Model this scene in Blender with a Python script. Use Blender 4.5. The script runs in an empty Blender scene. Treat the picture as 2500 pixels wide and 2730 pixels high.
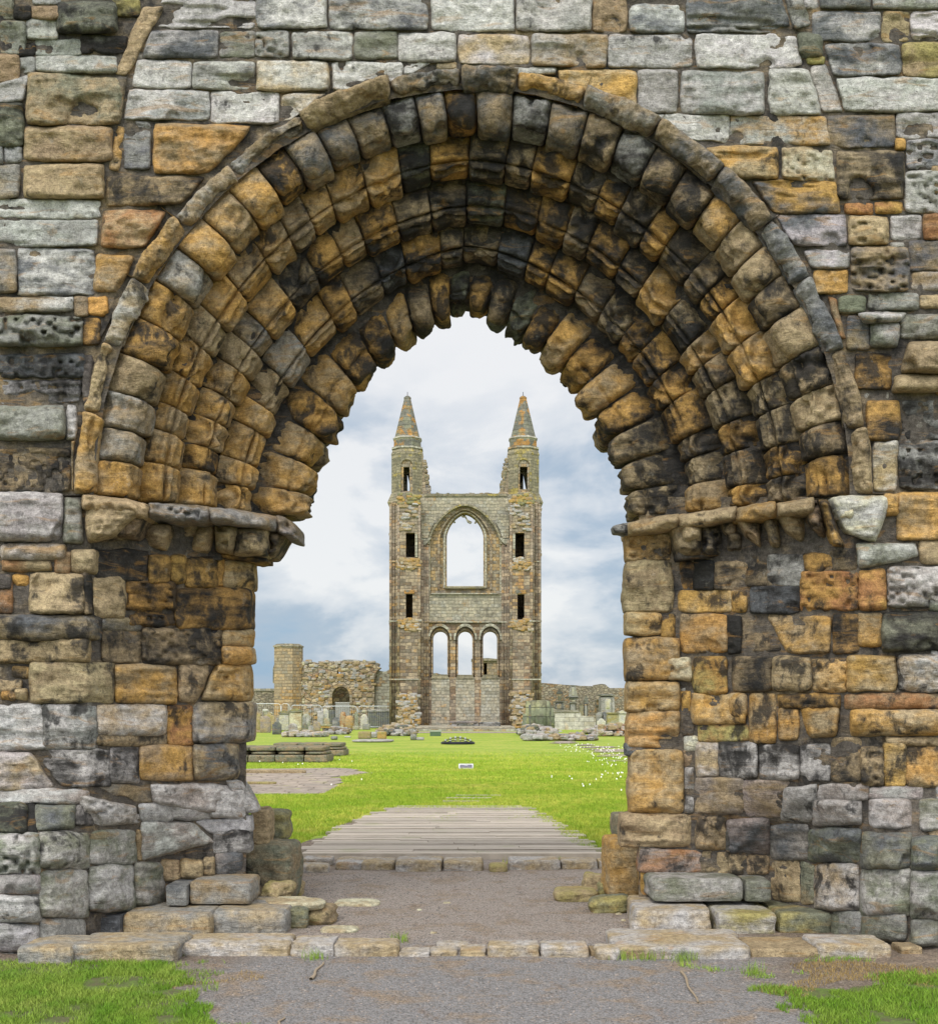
import bpy, bmesh, math, random
import numpy as np
from mathutils import Vector, geometry
random.seed(7); RNG = np.random.RandomState(11)
S = bpy.context.scene
COL = S.collection
# ------------------------------------------------------------------ camera
F = 3396.0; CX = 1250.0; HY = 1900.0; EYE = 1.6      # focal length, axis and horizon in photo pixels; eye height in metres
cam = bpy.data.cameras.new("camera"); co = bpy.data.objects.new("camera", cam); COL.objects.link(co)
co.location = (0, 0, EYE); co.rotation_euler = (math.radians(90), 0, 0)
cam.sensor_fit = 'HORIZONTAL'; cam.sensor_width = 36; cam.lens = F/2500*36
cam.shift_y = (HY-1365)/2500; cam.clip_start = 0.1; cam.clip_end = 5000
S.camera = co
S.render.resolution_x = 937; S.render.resolution_y = 1024
S.view_settings.view_transform = 'Standard'; S.view_settings.look = 'None'
S.view_settings.exposure = 0.30; S.view_settings.gamma = 1
# ------------------------------------------------------------------ node helper
class NT:
    def __init__(s, nt): s.nt = nt; nt.nodes.clear()
    def __call__(s, typ, _out=0, **kw):
        n = s.nt.nodes.new('ShaderNode'+typ)
        for k, v in kw.items():
            if k.startswith('i_'):
                key = k[2:]; key = int(key) if key.isdigit() else key.replace('_', ' ')
                s.put(n.inputs[key], v)
            else: setattr(n, k, v)
        return n
    def put(s, sock, v):
        if isinstance(v, bpy.types.NodeSocket): s.nt.links.new(v, sock)
        elif isinstance(v, bpy.types.Node): s.nt.links.new(v.outputs[0], sock)
        else:
            if sock.type == 'RGBA' and len(v) == 3: v = (*v, 1)
            sock.default_value = v
    def math(s, op, a, b=0.5, c=None, clamp=False):
        n = s.nt.nodes.new('ShaderNodeMath'); n.operation = op; n.use_clamp = clamp
        s.put(n.inputs[0], a); s.put(n.inputs[1], b)
        if c is not None: s.put(n.inputs[2], c)
        return n.outputs[0]
    def mix(s, f, a, b, t='MIX'):
        n = s.nt.nodes.new('ShaderNodeMix'); n.data_type = 'RGBA'; n.blend_type = t
        s.put(n.inputs[0], f); s.put(n.inputs[6], a); s.put(n.inputs[7], b); return n.outputs[2]
    def noise(s, vec, scale, detail=4, rough=.55, dist=0, col=False):
        n = s.nt.nodes.new('ShaderNodeTexNoise'); s.put(n.inputs['Vector'], vec)
        n.inputs['Scale'].default_value = scale; n.inputs['Detail'].default_value = detail
        n.inputs['Roughness'].default_value = rough; n.inputs['Distortion'].default_value = dist
        return n.outputs[1 if col else 0]
    def ramp(s, v, a, b, c=0., d=1., smooth=True):
        n = s.nt.nodes.new('ShaderNodeMapRange'); n.interpolation_type = 'SMOOTHSTEP' if smooth else 'LINEAR'
        s.put(n.inputs[0], v)
        for i, x in enumerate((a, b, c, d)): s.put(n.inputs[i+1], x)
        return n.outputs[0]
    def scale(s, vec, sc, add=None):
        n = s.nt.nodes.new('ShaderNodeVectorMath'); n.operation = 'MULTIPLY_ADD'
        s.put(n.inputs[0], vec); n.inputs[1].default_value = sc
        if add is None: n.inputs[2].default_value = (0, 0, 0)
        else: s.put(n.inputs[2], add)
        return n.outputs[0]
# ------------------------------------------------------------------ sky and sun (a bright overcast day; the veiled sun stands behind the camera)
SUN_EL, SUN_AZ = math.radians(48), math.radians(205)      # azimuth clockwise from +Y
W = bpy.data.worlds.new("World"); S.world = W; W.use_nodes = True
n = NT(W.node_tree)
sky = n('TexSky', sky_type='NISHITA', sun_disc=False, sun_elevation=SUN_EL, sun_rotation=SUN_AZ)
tc = n('TexCoord'); sep = n('SeparateXYZ', i_0=tc.outputs['Generated'])
dirv = tc.outputs['Generated']
big = n.noise(n.scale(dirv, (1, 1, 2.3), (3.13, 7.3, 1.4)), 2.6, 3, .5, .2)
mid = n.noise(n.scale(dirv, (1, 1, 2.0), (9.4, 2.2, 5.1)), 7.5, 9, .56, .25)
elev = n.ramp(sep.outputs[2], .0, .30, 0, 1)
tt = n.math('ADD', n.math('ADD', n.math('MULTIPLY', big, .45), n.math('MULTIPLY', mid, .55)), n.math('MULTIPLY', elev, -.012))
lowc = n.mix(elev, (.24, .43, .64), (.42, .53, .66))
cloud = n.mix(n.ramp(tt, .36, .49), lowc, (.42, .52, .64))
cloud = n.mix(n.ramp(tt, .475, .56), cloud, (.74, .775, .82))
cloud = n.mix(n.ramp(tt, .55, .60), cloud, (.90, .905, .91))
cloud = n.mix(n.ramp(sep.outputs[2], .19, .29), cloud, (.93, .93, .935))
back = n.ramp(n.math('MULTIPLY', sep.outputs[1], -1.), -.35, .75, 1., 2.5)      # unseen sky behind the camera boosted, added as fill light for the gateway face
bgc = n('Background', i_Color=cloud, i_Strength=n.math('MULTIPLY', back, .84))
bgs = n('Background', i_Color=sky, i_Strength=0.08)
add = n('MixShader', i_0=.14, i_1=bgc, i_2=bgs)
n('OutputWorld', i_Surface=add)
sd = bpy.data.lights.new("sun", 'SUN'); so = bpy.data.objects.new("sun", sd); COL.objects.link(so)
sd.energy = 1.3; sd.angle = math.radians(20); sd.color = (1, .96, .90)
dv = Vector((math.sin(SUN_AZ)*math.cos(SUN_EL), math.cos(SUN_AZ)*math.cos(SUN_EL), math.sin(SUN_EL)))
so.rotation_euler = dv.to_track_quat('Z', 'Y').to_euler(); so.location = (0, -20, 30)
# ------------------------------------------------------------------ numpy noise
def _h(i, j, k, s):
    x = (i*374761393 + j*668265263 + k*2147483647*3 + s*1274126177) & 0xffffffff
    x = ((x ^ (x >> 13))*1274126177) & 0xffffffff
    return ((x ^ (x >> 16)) & 0xffff)/32767.5 - 1.0
def vnoise(p, s=0):
    f = np.floor(p); i = f.astype(np.int64); t = p-f; t = t*t*t*(t*(t*6-15)+10)
    r = 0
    for a in (0, 1):
        wa = t[..., 0] if a else 1-t[..., 0]
        for b in (0, 1):
            wb = t[..., 1] if b else 1-t[..., 1]
            for c in (0, 1):
                wc = t[..., 2] if c else 1-t[..., 2]
                r = r + wa*wb*wc*_h(i[..., 0]+a, i[..., 1]+b, i[..., 2]+c, s)
    return r
def terr(x, k=3.):
    t = x*k; f = np.floor(t); r = t-f; return (f+np.clip((r-.38)/.24, 0, 1))/k
def fbm(p, octs=4, s=0, g=.5):
    r = 0; a = 1.
    for o in range(octs):
        r = r + a*vnoise(p*(2.03**o)+o*17.3, s+o); a *= g
    return r
# ------------------------------------------------------------------ linking, names and labels
def tag(o, label=None, cat=None, group=None, kind=None):
    if label: o['label'] = label
    if cat: o['category'] = cat
    if group: o['group'] = group
    if kind: o['kind'] = kind
    return o
def thing(name, label, cat, loc=(0, 0, 0), group=None):
    o = bpy.data.objects.new(name, None); COL.objects.link(o); o.location = loc; o.empty_display_size = .2
    return tag(o, label, cat, group)
PAL = dict(w=(.43, .42, .39), g=(.26, .255, .235), d=(.105, .11, .115), b=(.27, .205, .122), o=(.42, .25, .078), k=(.028, .026, .024),
           n=(.155, .16, .115), y=(.30, .26, .10), r=(.30, .15, .065), c=(.52, .50, .36), t=(.36, .28, .165), p=(.25, .215, .19), m=(.095, .083, .070), v=(.40, .38, .36), e=(.30, .30, .22))
class MB:
    """Collects vertices, faces and the three colour attributes of weathered stone."""
    def __init__(s): s.v = []; s.f = []; s.a = []; s.b = []; s.p = []; s.n = 0
    def add(s, v, f, ca, cb, par):
        k = len(v); s.v.append(np.asarray(v, float)); s.f.append(np.asarray(f, np.int64)+s.n)
        s.a.append(np.tile(np.array([*ca, 1.]), (k, 1))); s.b.append(np.tile(np.array([*cb, 1.]), (k, 1))); s.p.append(np.tile(np.array([*par, 1.]), (k, 1)))
        s.n += k
    def build(s, name, mat, parent=None, loc=None, smooth=True):
        v = np.concatenate(s.v); base = np.zeros(3)
        if parent is not None: base = np.array(parent.location)
        elif loc is not None: base = np.array(loc)
        v = v-base
        f = np.concatenate([x for x in s.f]) 
        me = bpy.data.meshes.new(name)
        me.vertices.add(len(v)); me.vertices.foreach_set('co', v.astype(np.float32).ravel())
        me.loops.add(len(f)*4); me.loops.foreach_set('vertex_index', f.astype(np.int32).ravel())
        me.polygons.add(len(f)); me.polygons.foreach_set('loop_start', np.arange(0, len(f)*4, 4, dtype=np.int32))
        me.polygons.foreach_set('use_smooth', np.full(len(f), smooth))
        me.update(calc_edges=True)
        for nm, arr in (('colA', s.a), ('colB', s.b), ('par', s.p)):
            at = me.attributes.new(nm, 'FLOAT_COLOR', 'POINT'); at.data.foreach_set('color', np.concatenate(arr).astype(np.float32).ravel())
        me.materials.append(mat); me.validate()
        o = bpy.data.objects.new(name, me); COL.objects.link(o)
        if parent is not None: o.parent = parent
        elif loc is not None: o.location = loc
        return o
def gridf(m, n_):
    i = np.arange(m-1)[:, None]*n_+np.arange(n_-1)[None]; i = i.ravel()
    return np.stack([i, i+1, i+n_+1, i+n_], 1)
def normals(P):
    du = np.gradient(P, axis=1); dv_ = np.gradient(P, axis=0)
    N = np.cross(du, dv_); return N/np.maximum(np.linalg.norm(N, axis=-1, keepdims=True), 1e-9)
# ------------------------------------------------------------------ photo rays to the place
def P(x, y, d):
    x = np.asarray(x, float); y = np.asarray(y, float); d = np.asarray(d, float)
    return np.stack([(x-CX)/F*d, d+0*x, EYE-(y-HY)/F*d], -1)
def GY(y): return EYE*F/(y-HY)
def GP(x, y, z=0.):
    d = (EYE-z)*F/(y-HY); return Vector(((x-CX)/F*d, d, z))
D0 = 8.9
def sm(a, b, x): t = np.clip((x-a)/(b-a), 0, 1); return t*t*(3-2*t)
def dep(x, y, splay):
    """distance of the gateway's stone face: flat wall, splayed jambs, plinths stepping out near the ground"""
    x = np.asarray(x, float); y = np.asarray(y, float)
    xl = np.where(x < 1250, x, 2500-x-(0 if True else 0))
    if not splay: up = np.full(np.broadcast(x, y).shape, D0)
    else:
        up = np.where(x < 1250, np.interp(x, [230, 672], [D0, 10.05]), np.interp(x, [1690, 1800, 2270], [10.05, 9.95, D0]))
    lo = np.where(x < 1250, np.interp(x, [0, 100, 224, 434, 672, 760], [8.42, 8.45, 8.85, 9.65, 9.9, 9.95]),
                  np.interp(x, [1650, 1700, 2060, 2170, 2300, 2430], [9.95, 9.95, 9.8, 9.4, 8.95, 8.62]))
    s = sm(2080, 2300, y)
    return up*(1-s)+lo*s
STRATA = .006
def pillow(mb, q, code, bulge=.045, rad=16, splay=False, skirt=.14, d=None, amp=1., step=4.2, dfun=None, off=0., radu=None, grow=6.):
    """one hewn, weathered stone: q = four corners in photo pixels, clockwise from the upper left"""
    q = np.array(q, float).reshape(4, 2)
    seed = RNG.rand(3)
    q = q+RNG.uniform(-1.5, 1.5, (4, 2))
    c = q.mean(0); 
    w = .5*(np.linalg.norm(q[1]-q[0])+np.linalg.norm(q[2]-q[3])); h = .5*(np.linalg.norm(q[3]-q[0])+np.linalg.norm(q[2]-q[1]))
    q = c+(q-c)*np.array([1+grow/w, 1+grow/h])
    rad = min(rad, .5*min(w, h)); nu = int(np.clip(w/step, 7, 70)); nv = int(np.clip(h/step, 7, 60))
    def ax(k): t = np.linspace(-1, 1, k); return .55*t+.45*np.sin(t*math.pi/2)
    u, v = np.meshgrid(ax(nu), ax(nv))
    k = .22*min(1, 40/max(20, min(w, h)))+.05
    asp = w/h
    ku, kv = (k, k)
    uu = u*np.sqrt(1-kv*v**6*min(1, 1/asp)); vv = v*np.sqrt(1-ku*u**6*min(1, asp))
    a, b = (uu+1)/2, (vv+1)/2
    xy = (q[0]*((1-a)*(1-b))[..., None]+q[1]*(a*(1-b))[..., None]+q[2]*(a*b)[..., None]+q[3]*((1-a)*b)[..., None])
    pn = np.concatenate([xy/42., np.full(xy.shape[:2]+(1,), seed[0]*50)], -1)
    edge = np.maximum(abs(u), abs(v))**3
    xy = xy+np.stack([vnoise(pn, 3), vnoise(pn, 4)], -1)*3.2*edge[..., None]+np.stack([vnoise(pn*3, 5), vnoise(pn*3, 6)], -1)*1.3*edge[..., None]
    du_ = np.clip((1-abs(u))*w/2/min(radu or rad, w/2), 0, 1); dv_ = np.clip((1-abs(v))*h/2/rad, 0, 1)
    pr = np.sqrt(1-(1-du_)**2)*np.sqrt(1-(1-dv_)**2)
    dd = (d if d is not None else (dfun or dep)(xy[..., 0], xy[..., 1], splay) if dfun is None else dfun(xy[..., 0], xy[..., 1]))
    dd = dd+np.zeros(u.shape)+off
    H = bulge*pr-.016
    m = D0/F
    X = xy*m; p3 = np.stack([X[..., 0], X[..., 1], seed[1]*30+0*u], -1)
    rel = .030*fbm(p3*3.6, 4, 21)-.012*abs(fbm(p3*9, 3, 25))+STRATA*fbm(p3*np.array([3., 22., 1.]), 3, 31)
    if RNG.rand() < .7: rel = rel+RNG.uniform(.012, .026)*terr(fbm(p3*np.array([2.2, 6.5, 1.]), 3, 41), 2.6)
    if 'q' in code or RNG.rand() < .09:      # honeycomb weathering
        t = vnoise(p3*np.array([26, 34, 1.]), 51); rel = rel-.035*np.clip(t-.15, 0, 1)*2
    if 's' in code:      # deep bedding grooves
        t = fbm(p3*np.array([1.6, 14., 1.]), 3, 61); rel = rel-.03*sm(.12, .4, t)
    # a bite broken out of some stones
    if RNG.rand() < .35:
        bx, by = RNG.uniform(-1, 1), RNG.choice([-1, 1])*RNG.uniform(.6, 1)
        rr = np.hypot((u-bx)*w, (v-by)*h)/min(w, h)+.35*vnoise(p3*9, 71)
        rel = rel-.03*sm(.62, .42, rr)
    H = H+rel*amp*(.25+.75*pr)*(.6+bulge*9)
    Q = P(xy[..., 0], xy[..., 1], dd-H)
    Q = np.pad(Q, ((1, 1), (1, 1), (0, 0)), mode='edge')
    for sl in ((0, slice(None)), (-1, slice(None)), (slice(None), 0), (slice(None), -1)):
        pt = Q[sl].copy(); Q[sl] = pt
    M = np.zeros(Q.shape[:2], bool); M[0] = M[-1] = True; M[:, 0] = M[:, -1] = True
    Q[M] += np.array([0, skirt, 0])
    cc = [x for x in code if x in PAL]
    A = np.array(PAL[cc[0]]); B = np.array(PAL[cc[1] if len(cc) > 1 else random.choice('gbdt')])
    j = RNG.uniform(.86, 1.14); tint = RNG.uniform(.96, 1.04, 3)
    thr = .5 if len(cc) > 1 else .36
    crust = RNG.uniform(.0, .38) if (grow < 8 or code[0] in 'wvgnpdc') and 'k' not in code else RNG.uniform(.3, .66) if 'k' not in code else .55
    mb.add(Q.reshape(-1, 3), gridf(*Q.shape[:2]), A*j*tint, B*j, (thr, crust, seed[2]))
def sheet(mb, X, code='m', par=(.5, .2, .5)):
    mb.add(X.reshape(-1, 3), gridf(*X.shape[:2]), PAL[code[0]], PAL[code[-1]], par)
def rock(mb, c, size, code, rz=0., p=5., n_=9, amp=.05, tilt=0., flat=None):
    """a loose or hewn block: rounded box with broken, bedded faces; c = centre of its base"""
    size = np.array(size, float)/2; seed = RNG.rand(3)
    mx = size.max(); k3 = [max(4, int(n_*max(.35, s_/mx))) for s_ in size]
    for axis in range(3):
        a1, a2 = [a for a in range(3) if a != axis]
        s_, t_ = np.meshgrid(np.linspace(-1, 1, 2*k3[a1]+1), np.linspace(-1, 1, 2*k3[a2]+1))
        for sg in (-1, 1):
            C = np.zeros(s_.shape+(3,)); C[..., axis] = sg; C[..., a1] = np.tan(s_*.785); C[..., a2] = np.tan(t_*.785)
            r = (abs(C)**p).sum(-1)**(-1/p); Q = C*r[..., None]
            Qs = Q*size
            pn = Qs+seed*40
            L = size.mean()
            N = C/np.linalg.norm(C, axis=-1, keepdims=True)
            Qs = Qs+N*(amp*L*(fbm(pn/L*1.2, 3, 5)*.9))[..., None]*np.minimum(1, size/L)+np.array([0, 0, 1.])*(N[..., 2]*0)[..., None]
            Qs = Qs*(1+amp*.5*vnoise(pn/L*np.array([.5, .5, 3.5]), 9)[..., None]*np.array([1, 1, 0]))
            f = gridf(*Qs.shape[:2])
            if (sg > 0) == (axis == 1): f = f[:, ::-1]
            cz, sz = math.cos(rz), math.sin(rz); ct, st = math.cos(tilt), math.sin(tilt)
            x, y, z = Qs[..., 0], Qs[..., 1], Qs[..., 2]
            x, z = x*ct+z*st, -x*st+z*ct
            x, y = x*cz-y*sz, x*sz+y*cz
            V = np.stack([x+c[0], y+c[1], z+c[2]+size[2]], -1)
            cc = [q for q in code if q in PAL]
            j = 1.0
            mb.add(V.reshape(-1, 3), f, np.array(PAL[cc[0]])*j, PAL[cc[1] if len(cc) > 1 else cc[0]], (.5, .35 if 'k' in code else .15, seed[2]))
# ------------------------------------------------------------------ materials
def stone_mat(name, sc=1., bump=.75, moss=True, rough=.92):
    m = bpy.data.materials.new(name); m.use_nodes = True; n = NT(m.node_tree)
    ca = n('Attribute', attribute_name='colA').outputs['Color']; cb = n('Attribute', attribute_name='colB').outputs['Color']
    pa = n('SeparateColor', i_0=n('Attribute', attribute_name='par').outputs['Color'])
    thr, crust, seed = pa.outputs[0], pa.outputs[1], pa.outputs[2]
    geo = n('NewGeometry').outputs['Position']
    off = n('CombineXYZ', i_0=n.math('MULTIPLY', seed, 37.), i_1=n.math('MULTIPLY', seed, 91.), i_2=n.math('MULTIPLY', seed, 53.)).outputs[0]
    v = n.scale(geo, (sc, sc, sc), off); vs = n.scale(geo, (sc*.8, sc*.8, sc*3.6), off)
    n1 = n.noise(v, 3.6, 7, .6, .35); n1s = n.noise(vs, 2.8, 6, .6, .3)
    nn = n.math('ADD', n.math('MULTIPLY', n1, .6), n.math('MULTIPLY', n1s, .4))
    t = n.math('SUBTRACT', 1.0, thr)
    mask = n.ramp(n.math('SUBTRACT', nn, t), -.10, .11)
    c = n.mix(mask, ca, cb)
    # tonal mottling and bedding
    n2 = n.noise(v, 26, 5, .65, .3); n2s = n.noise(n.scale(geo, (sc, sc, sc*4), off), 7, 5, .65, 1.1)
    tone = n.ramp(n.math('ADD', n.math('MULTIPLY', n2, .74), n.math('MULTIPLY', n2s, .26)), .32, .68, .50, 1.48, False)
    c = n.mix(1., c, n('CombineColor', i_0=tone, i_1=tone, i_2=tone), 'MULTIPLY')
    # rusty veins
    n3 = n.noise(vs, 3.4, 5, .6, 1.2)
    c = n.mix(n.math('MULTIPLY', n.ramp(n3, .56, .68), .38), c, (.36, .20, .06))
    # pale lichen bloom
    n4 = n.noise(v, 7, 8, .7, .2)
    c = n.mix(n.math('MULTIPLY', n.ramp(n4, .60, .70), .30), c, (.42, .40, .34))
    # black crust, sharp edged
    n5 = n.math('ADD', n.math('MULTIPLY', n.noise(v, 4.6, 9, .64, .35), .55), n.math('MULTIPLY', n.noise(n.scale(geo, (sc*1.2, sc*1.2, sc*.55)), 5.2, 8, .66, .3), .45))
    th = n.math('SUBTRACT', .70, n.math('MULTIPLY', crust, .26))
    cm = n.ramp(n.math('SUBTRACT', n5, n.math('SUBTRACT', th, .03)), -.03, .055)
    c = n.mix(n.math('MULTIPLY', cm, .88), c, (.027, .026, .025))
    # speckle and pores
    n6 = n.noise(v, 120, 3, .7)
    sp = n.ramp(n6, .35, .65, .72, 1.26, False)
    c = n.mix(1., c, n('CombineColor', i_0=sp, i_1=sp, i_2=sp), 'MULTIPLY')
    vor = n('TexVoronoi', i_Vector=v, i_Scale=34.).outputs['Distance']
    pore = n.ramp(vor, .05, .16, 1, 0); pm = n.math('MULTIPLY', pore, n.ramp(n.noise(v, 5, 2), .5, .62))
    c = n.mix(n.math('MULTIPLY', pm, .7), c, (.05, .045, .04))
    hgt = n.math('ADD', n.math('ADD', n.math('MULTIPLY', n2, .5), n.math('MULTIPLY', n2s, .7)), n.math('ADD', n.math('MULTIPLY', n6, .16), n.math('MULTIPLY', n1, .8)))
    hgt = n.math('SUBTRACT', hgt, n.math('MULTIPLY', pm, .5)); hgt = n.math('SUBTRACT', hgt, n.math('MULTIPLY', cm, .12))
    b = n('Bump', i_Strength=bump, i_Distance=.032/sc, i_Height=hgt)
    bs = n('BsdfPrincipled', i_Base_Color=c, i_Roughness=rough, i_Normal=b); bs.inputs['Specular IOR Level'].default_value = .22
    n('OutputMaterial', i_Surface=bs); return m
STONE = stone_mat('weathered_sandstone'); FAR = stone_mat('distant_sandstone', .22, .7)
GREYS = stone_mat('churchyard_stone', .6, .4)
# ------------------------------------------------------------------ the gateway
CROP = dict(A=(0, 0, .48754), B=(800, 0, .48754), C=(1600, 0, .48754), D=(0, 800, .48754), E=(1600, 800, .48754), F=(0, 1600, .5604), G=(1600, 1600, .5604), H=(700, 1900, .5959))
def lay(mb, crop, data, splay=False, **kw):
    ox, oy, s = CROP[crop]
    for it in data.replace('\n', ' ').split(';'):
        it = it.strip()
        if not it: continue
        p = it.split(','); num = []; code = None; bul = .045; 
        for t in p:
            t = t.strip()
            if code is None:
                try: num.append(float(t)); continue
                except ValueError: code = t
            else: bul = float(t)
        if len(num) == 4: x0, y0, x1, y1 = num; q = [x0, y0, x1, y0, x1, y1, x0, y1]
        else: q = num
        q = np.array(q).reshape(4, 2)*s+np.array([ox, oy])
        k = dict(kw); k['grow'] = 10. if splay else 6.
        rad = 9 if bul < .06 else (16 if bul < .1 else 26); bul = bul*.85 if bul < .06 else bul
        if 'radu' in kw and bul > .06: bul *= 1.25
        pillow(mb, q, code, bul, rad, splay, **k)
GATE = thing('stone_gateway', 'great weathered sandstone gateway with a deep pointed arch of five ringed orders', 'gateway', (0, 9.4, 0))
wall = MB()
lay(wall, 'A', """-30,-30,75,105,n;75,25,175,105,k;180,28,330,98,b;180,-30,330,22,g;310,5,640,182,nk,.13;620,-10,765,90,ky;0,110,135,292,gn;140,100,318,212,wg;
195,210,440,302,g;442,195,690,292,k;105,240,190,308,k;-30,298,105,448,b;198,305,638,395,gw,.06;106,312,192,400,g;
772,38,884,32,702,410,640,402,tb,.05;148,392,690,430,655,682,146,680,nb,.1;-20,455,165,410,125,552,-20,560,g;-30,560,128,800,kn,.07;
130,692,618,880,bt,.07;132,897,566,1078,bt,.08;22,800,118,885,g;-30,800,15,890,g;-30,900,104,1076,gt,.06;
-30,1092,550,1190,ws;-30,1202,530,1345,wgs;-30,1362,90,1602,gb;100,1362,520,1612,wd;-30,1622,404,1708,bw,.07;408,1625,480,1728,b;
482,1625,590,1725,o;-30,1725,450,1890,ng,.15;452,1738,545,1880,ok;
640,690,680,700,652,930,600,922,ob;680,668,825,926,dg;840,675,1385,688,1140,950,840,945,ob,.08;588,962,1130,962,985,1118,582,1125,bk,.06;
560,1142,918,1150,790,1350,550,1342,tr,.09;522,1388,735,1402,645,1598,516,1590,ob,.06;
600,1650,700,1560,560,1846,540,1846,kb;
900,-30,1395,-30,1390,150,845,150,ws;830,166,1192,166,1190,318,782,315,wd;1200,170,1395,312,gn;1398,166,1585,308,gv;1600,170,1925,320,wg;
750,328,1045,330,1042,482,722,476,wv;1060,335,1390,485,wgs;1405,335,1798,490,wt;
706,490,1143,496,1140,655,676,650,gvd;1156,500,1525,672,vw;1540,510,1788,512,1600,650,1535,665,wt;
636,420,700,420,662,620,640,640,mb""")
lay(wall, 'B', """-235,-30,145,152,wd;160,-30,698,158,dw;720,-30,1165,165,vw;1185,-30,1590,165,vg;1602,-30,1785,172,b;300,172,530,315,gn;540,180,845,330,vw;
865,188,1250,350,vt;1265,182,1678,364,vbs;180,338,555,340,555,440,180,495,vw;-20,338,160,338,160,485,-20,490,tw;570,342,720,345,610,400,572,402,w;1030,366,1395,405,v;
1412,384,1835,384,1835,602,1420,440,ot,.05;750,345,850,375,gt;940,395,1105,465,tb""")
lay(wall, 'C', """165,25,455,175,wd;470,-30,985,-30,1045,170,470,175,dgs,.06;1000,-30,1100,-30,1150,130,1060,165,ng,.06;1080,185,1210,310,n,.1;1130,312,1220,350,y;
1145,372,1240,356,1320,602,1215,612,wg;1112,-30,1192,45,v;1200,-30,1480,42,dg;1490,-30,1900,45,ng;1160,62,1525,222,dv;1540,60,1690,226,bt;1700,56,1900,216,vs;
1226,236,1636,240,1640,410,1276,410,vd;1648,235,1900,415,yb;1292,425,1900,425,1900,605,1336,605,wv;50,192,500,365,v;520,190,1065,190,1110,360,525,370,vwg;
205,382,420,610,gv;440,386,895,622,gv,.07;920,376,1135,376,1212,622,925,626,vw,.06;265,625,700,625,700,780,440,755,v;710,632,1230,632,1262,790,715,785,vo;
1245,630,1610,802,db;1620,616,1900,750,gv;1675,765,1900,920,dv;1615,765,1665,815,o;565,802,970,802,975,980,735,972,bos,.06;995,802,1260,802,1286,985,1000,975,ctos;
1288,826,1660,1085,bk,.08;1665,940,1900,1155,gvq;820,992,1290,992,1306,1165,940,1162,ods,.07;1340,1112,1490,1165,or;1500,1106,1645,1165,or;
955,1176,1340,1176,1346,1340,1060,1342,vd;1355,1180,1570,1335,bt,.08;1585,1176,1755,1310,gv;1765,1170,1900,1310,rb;1110,1366,1355,1362,1360,1460,1160,1466,vg;
1170,1476,1355,1605,ot;1370,1350,1686,1590,dbs,.08;1690,1320,1900,1480,db;1705,1486,1900,1585,bv;1590,1326,1660,1356,g;1300,1620,1445,1705,n;1465,1602,1735,1695,ng,.06;1745,1615,1900,1680,bt;
1250,1620,1290,1640,1335,1846,1302,1846,br""")
lay(wall, 'E', """1350,85,1472,272,bd;1640,85,1900,215,nv,.12;1405,62,1680,66,1640,118,1440,128,nv,.16;1478,122,1640,122,1622,252,1480,256,nv,.12;
1690,232,1900,226,1900,400,1640,400,tb,.2;1610,405,1900,402,1900,498,1600,506,bt,.16;1396,290,1590,485,ok,.05;1450,505,1575,540,g;1456,552,1640,765,ok;1645,552,1900,765,kg;
1490,775,1628,1035,tw;1632,772,1900,1035,kgq;1622,1052,1900,1310,ob,.07;1265,1078,1600,1076,1500,1325,1345,1275,cw,.1;1290,1130,1390,1200,cw,.12;1545,1062,1640,1180,bo,.08;
1392,1332,1720,1330,1752,1405,1410,1468,vn,.1;1750,1312,1900,1442,tb""")
lay(wall, 'D', """-30,296,460,420,kdq,.06;-30,440,440,560,gkqs;-30,580,355,762,gn,.14;366,576,420,760,gv;-30,812,380,1045,kbq;-30,1052,345,1318,gv,.14;348,1085,450,1330,gn,.08;
455,300,500,560,m;395,780,398,1040,b;12,1332,350,1420,vb,.12;15,1425,280,1482,br,.06;300,1372,385,1490,br;390,1368,520,1490,tb,.08;
-30,1512,70,1712,rm;70,1505,150,1560,o;-30,1500,60,1580,m""")
# wall stones beyond the frame, so that the place goes on to the sides and above
def courses(mb, x0, x1, y0, y1, codes):
    y = y0
    while y < y1:
        h = RNG.uniform(72, 105); x = x0-RNG.uniform(0, 60)
        while x < x1:
            w = RNG.uniform(100, 230); xe = min(x+w, x1)
            if xe-x > 30: pillow(mb, [x, y, xe-5, y, xe-5, min(y+h, y1)-5, x, min(y+h, y1)-5], random.choice(codes), step=9)
            x += w
        y += h
courses(wall, -620, -18, -350, 2500, ['bt', 'gv', 'wd', 'dg', 'nk', 'ob'])
courses(wall, 2530, 3120, -350, 2500, ['bt', 'gv', 'vd', 'dg', 'ng', 'ob'])
courses(wall, -18, 2530, -350, -18, ['wv', 'vg', 'wd', 'vt'])
wall.build('wall_masonry', STONE, GATE)
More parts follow.
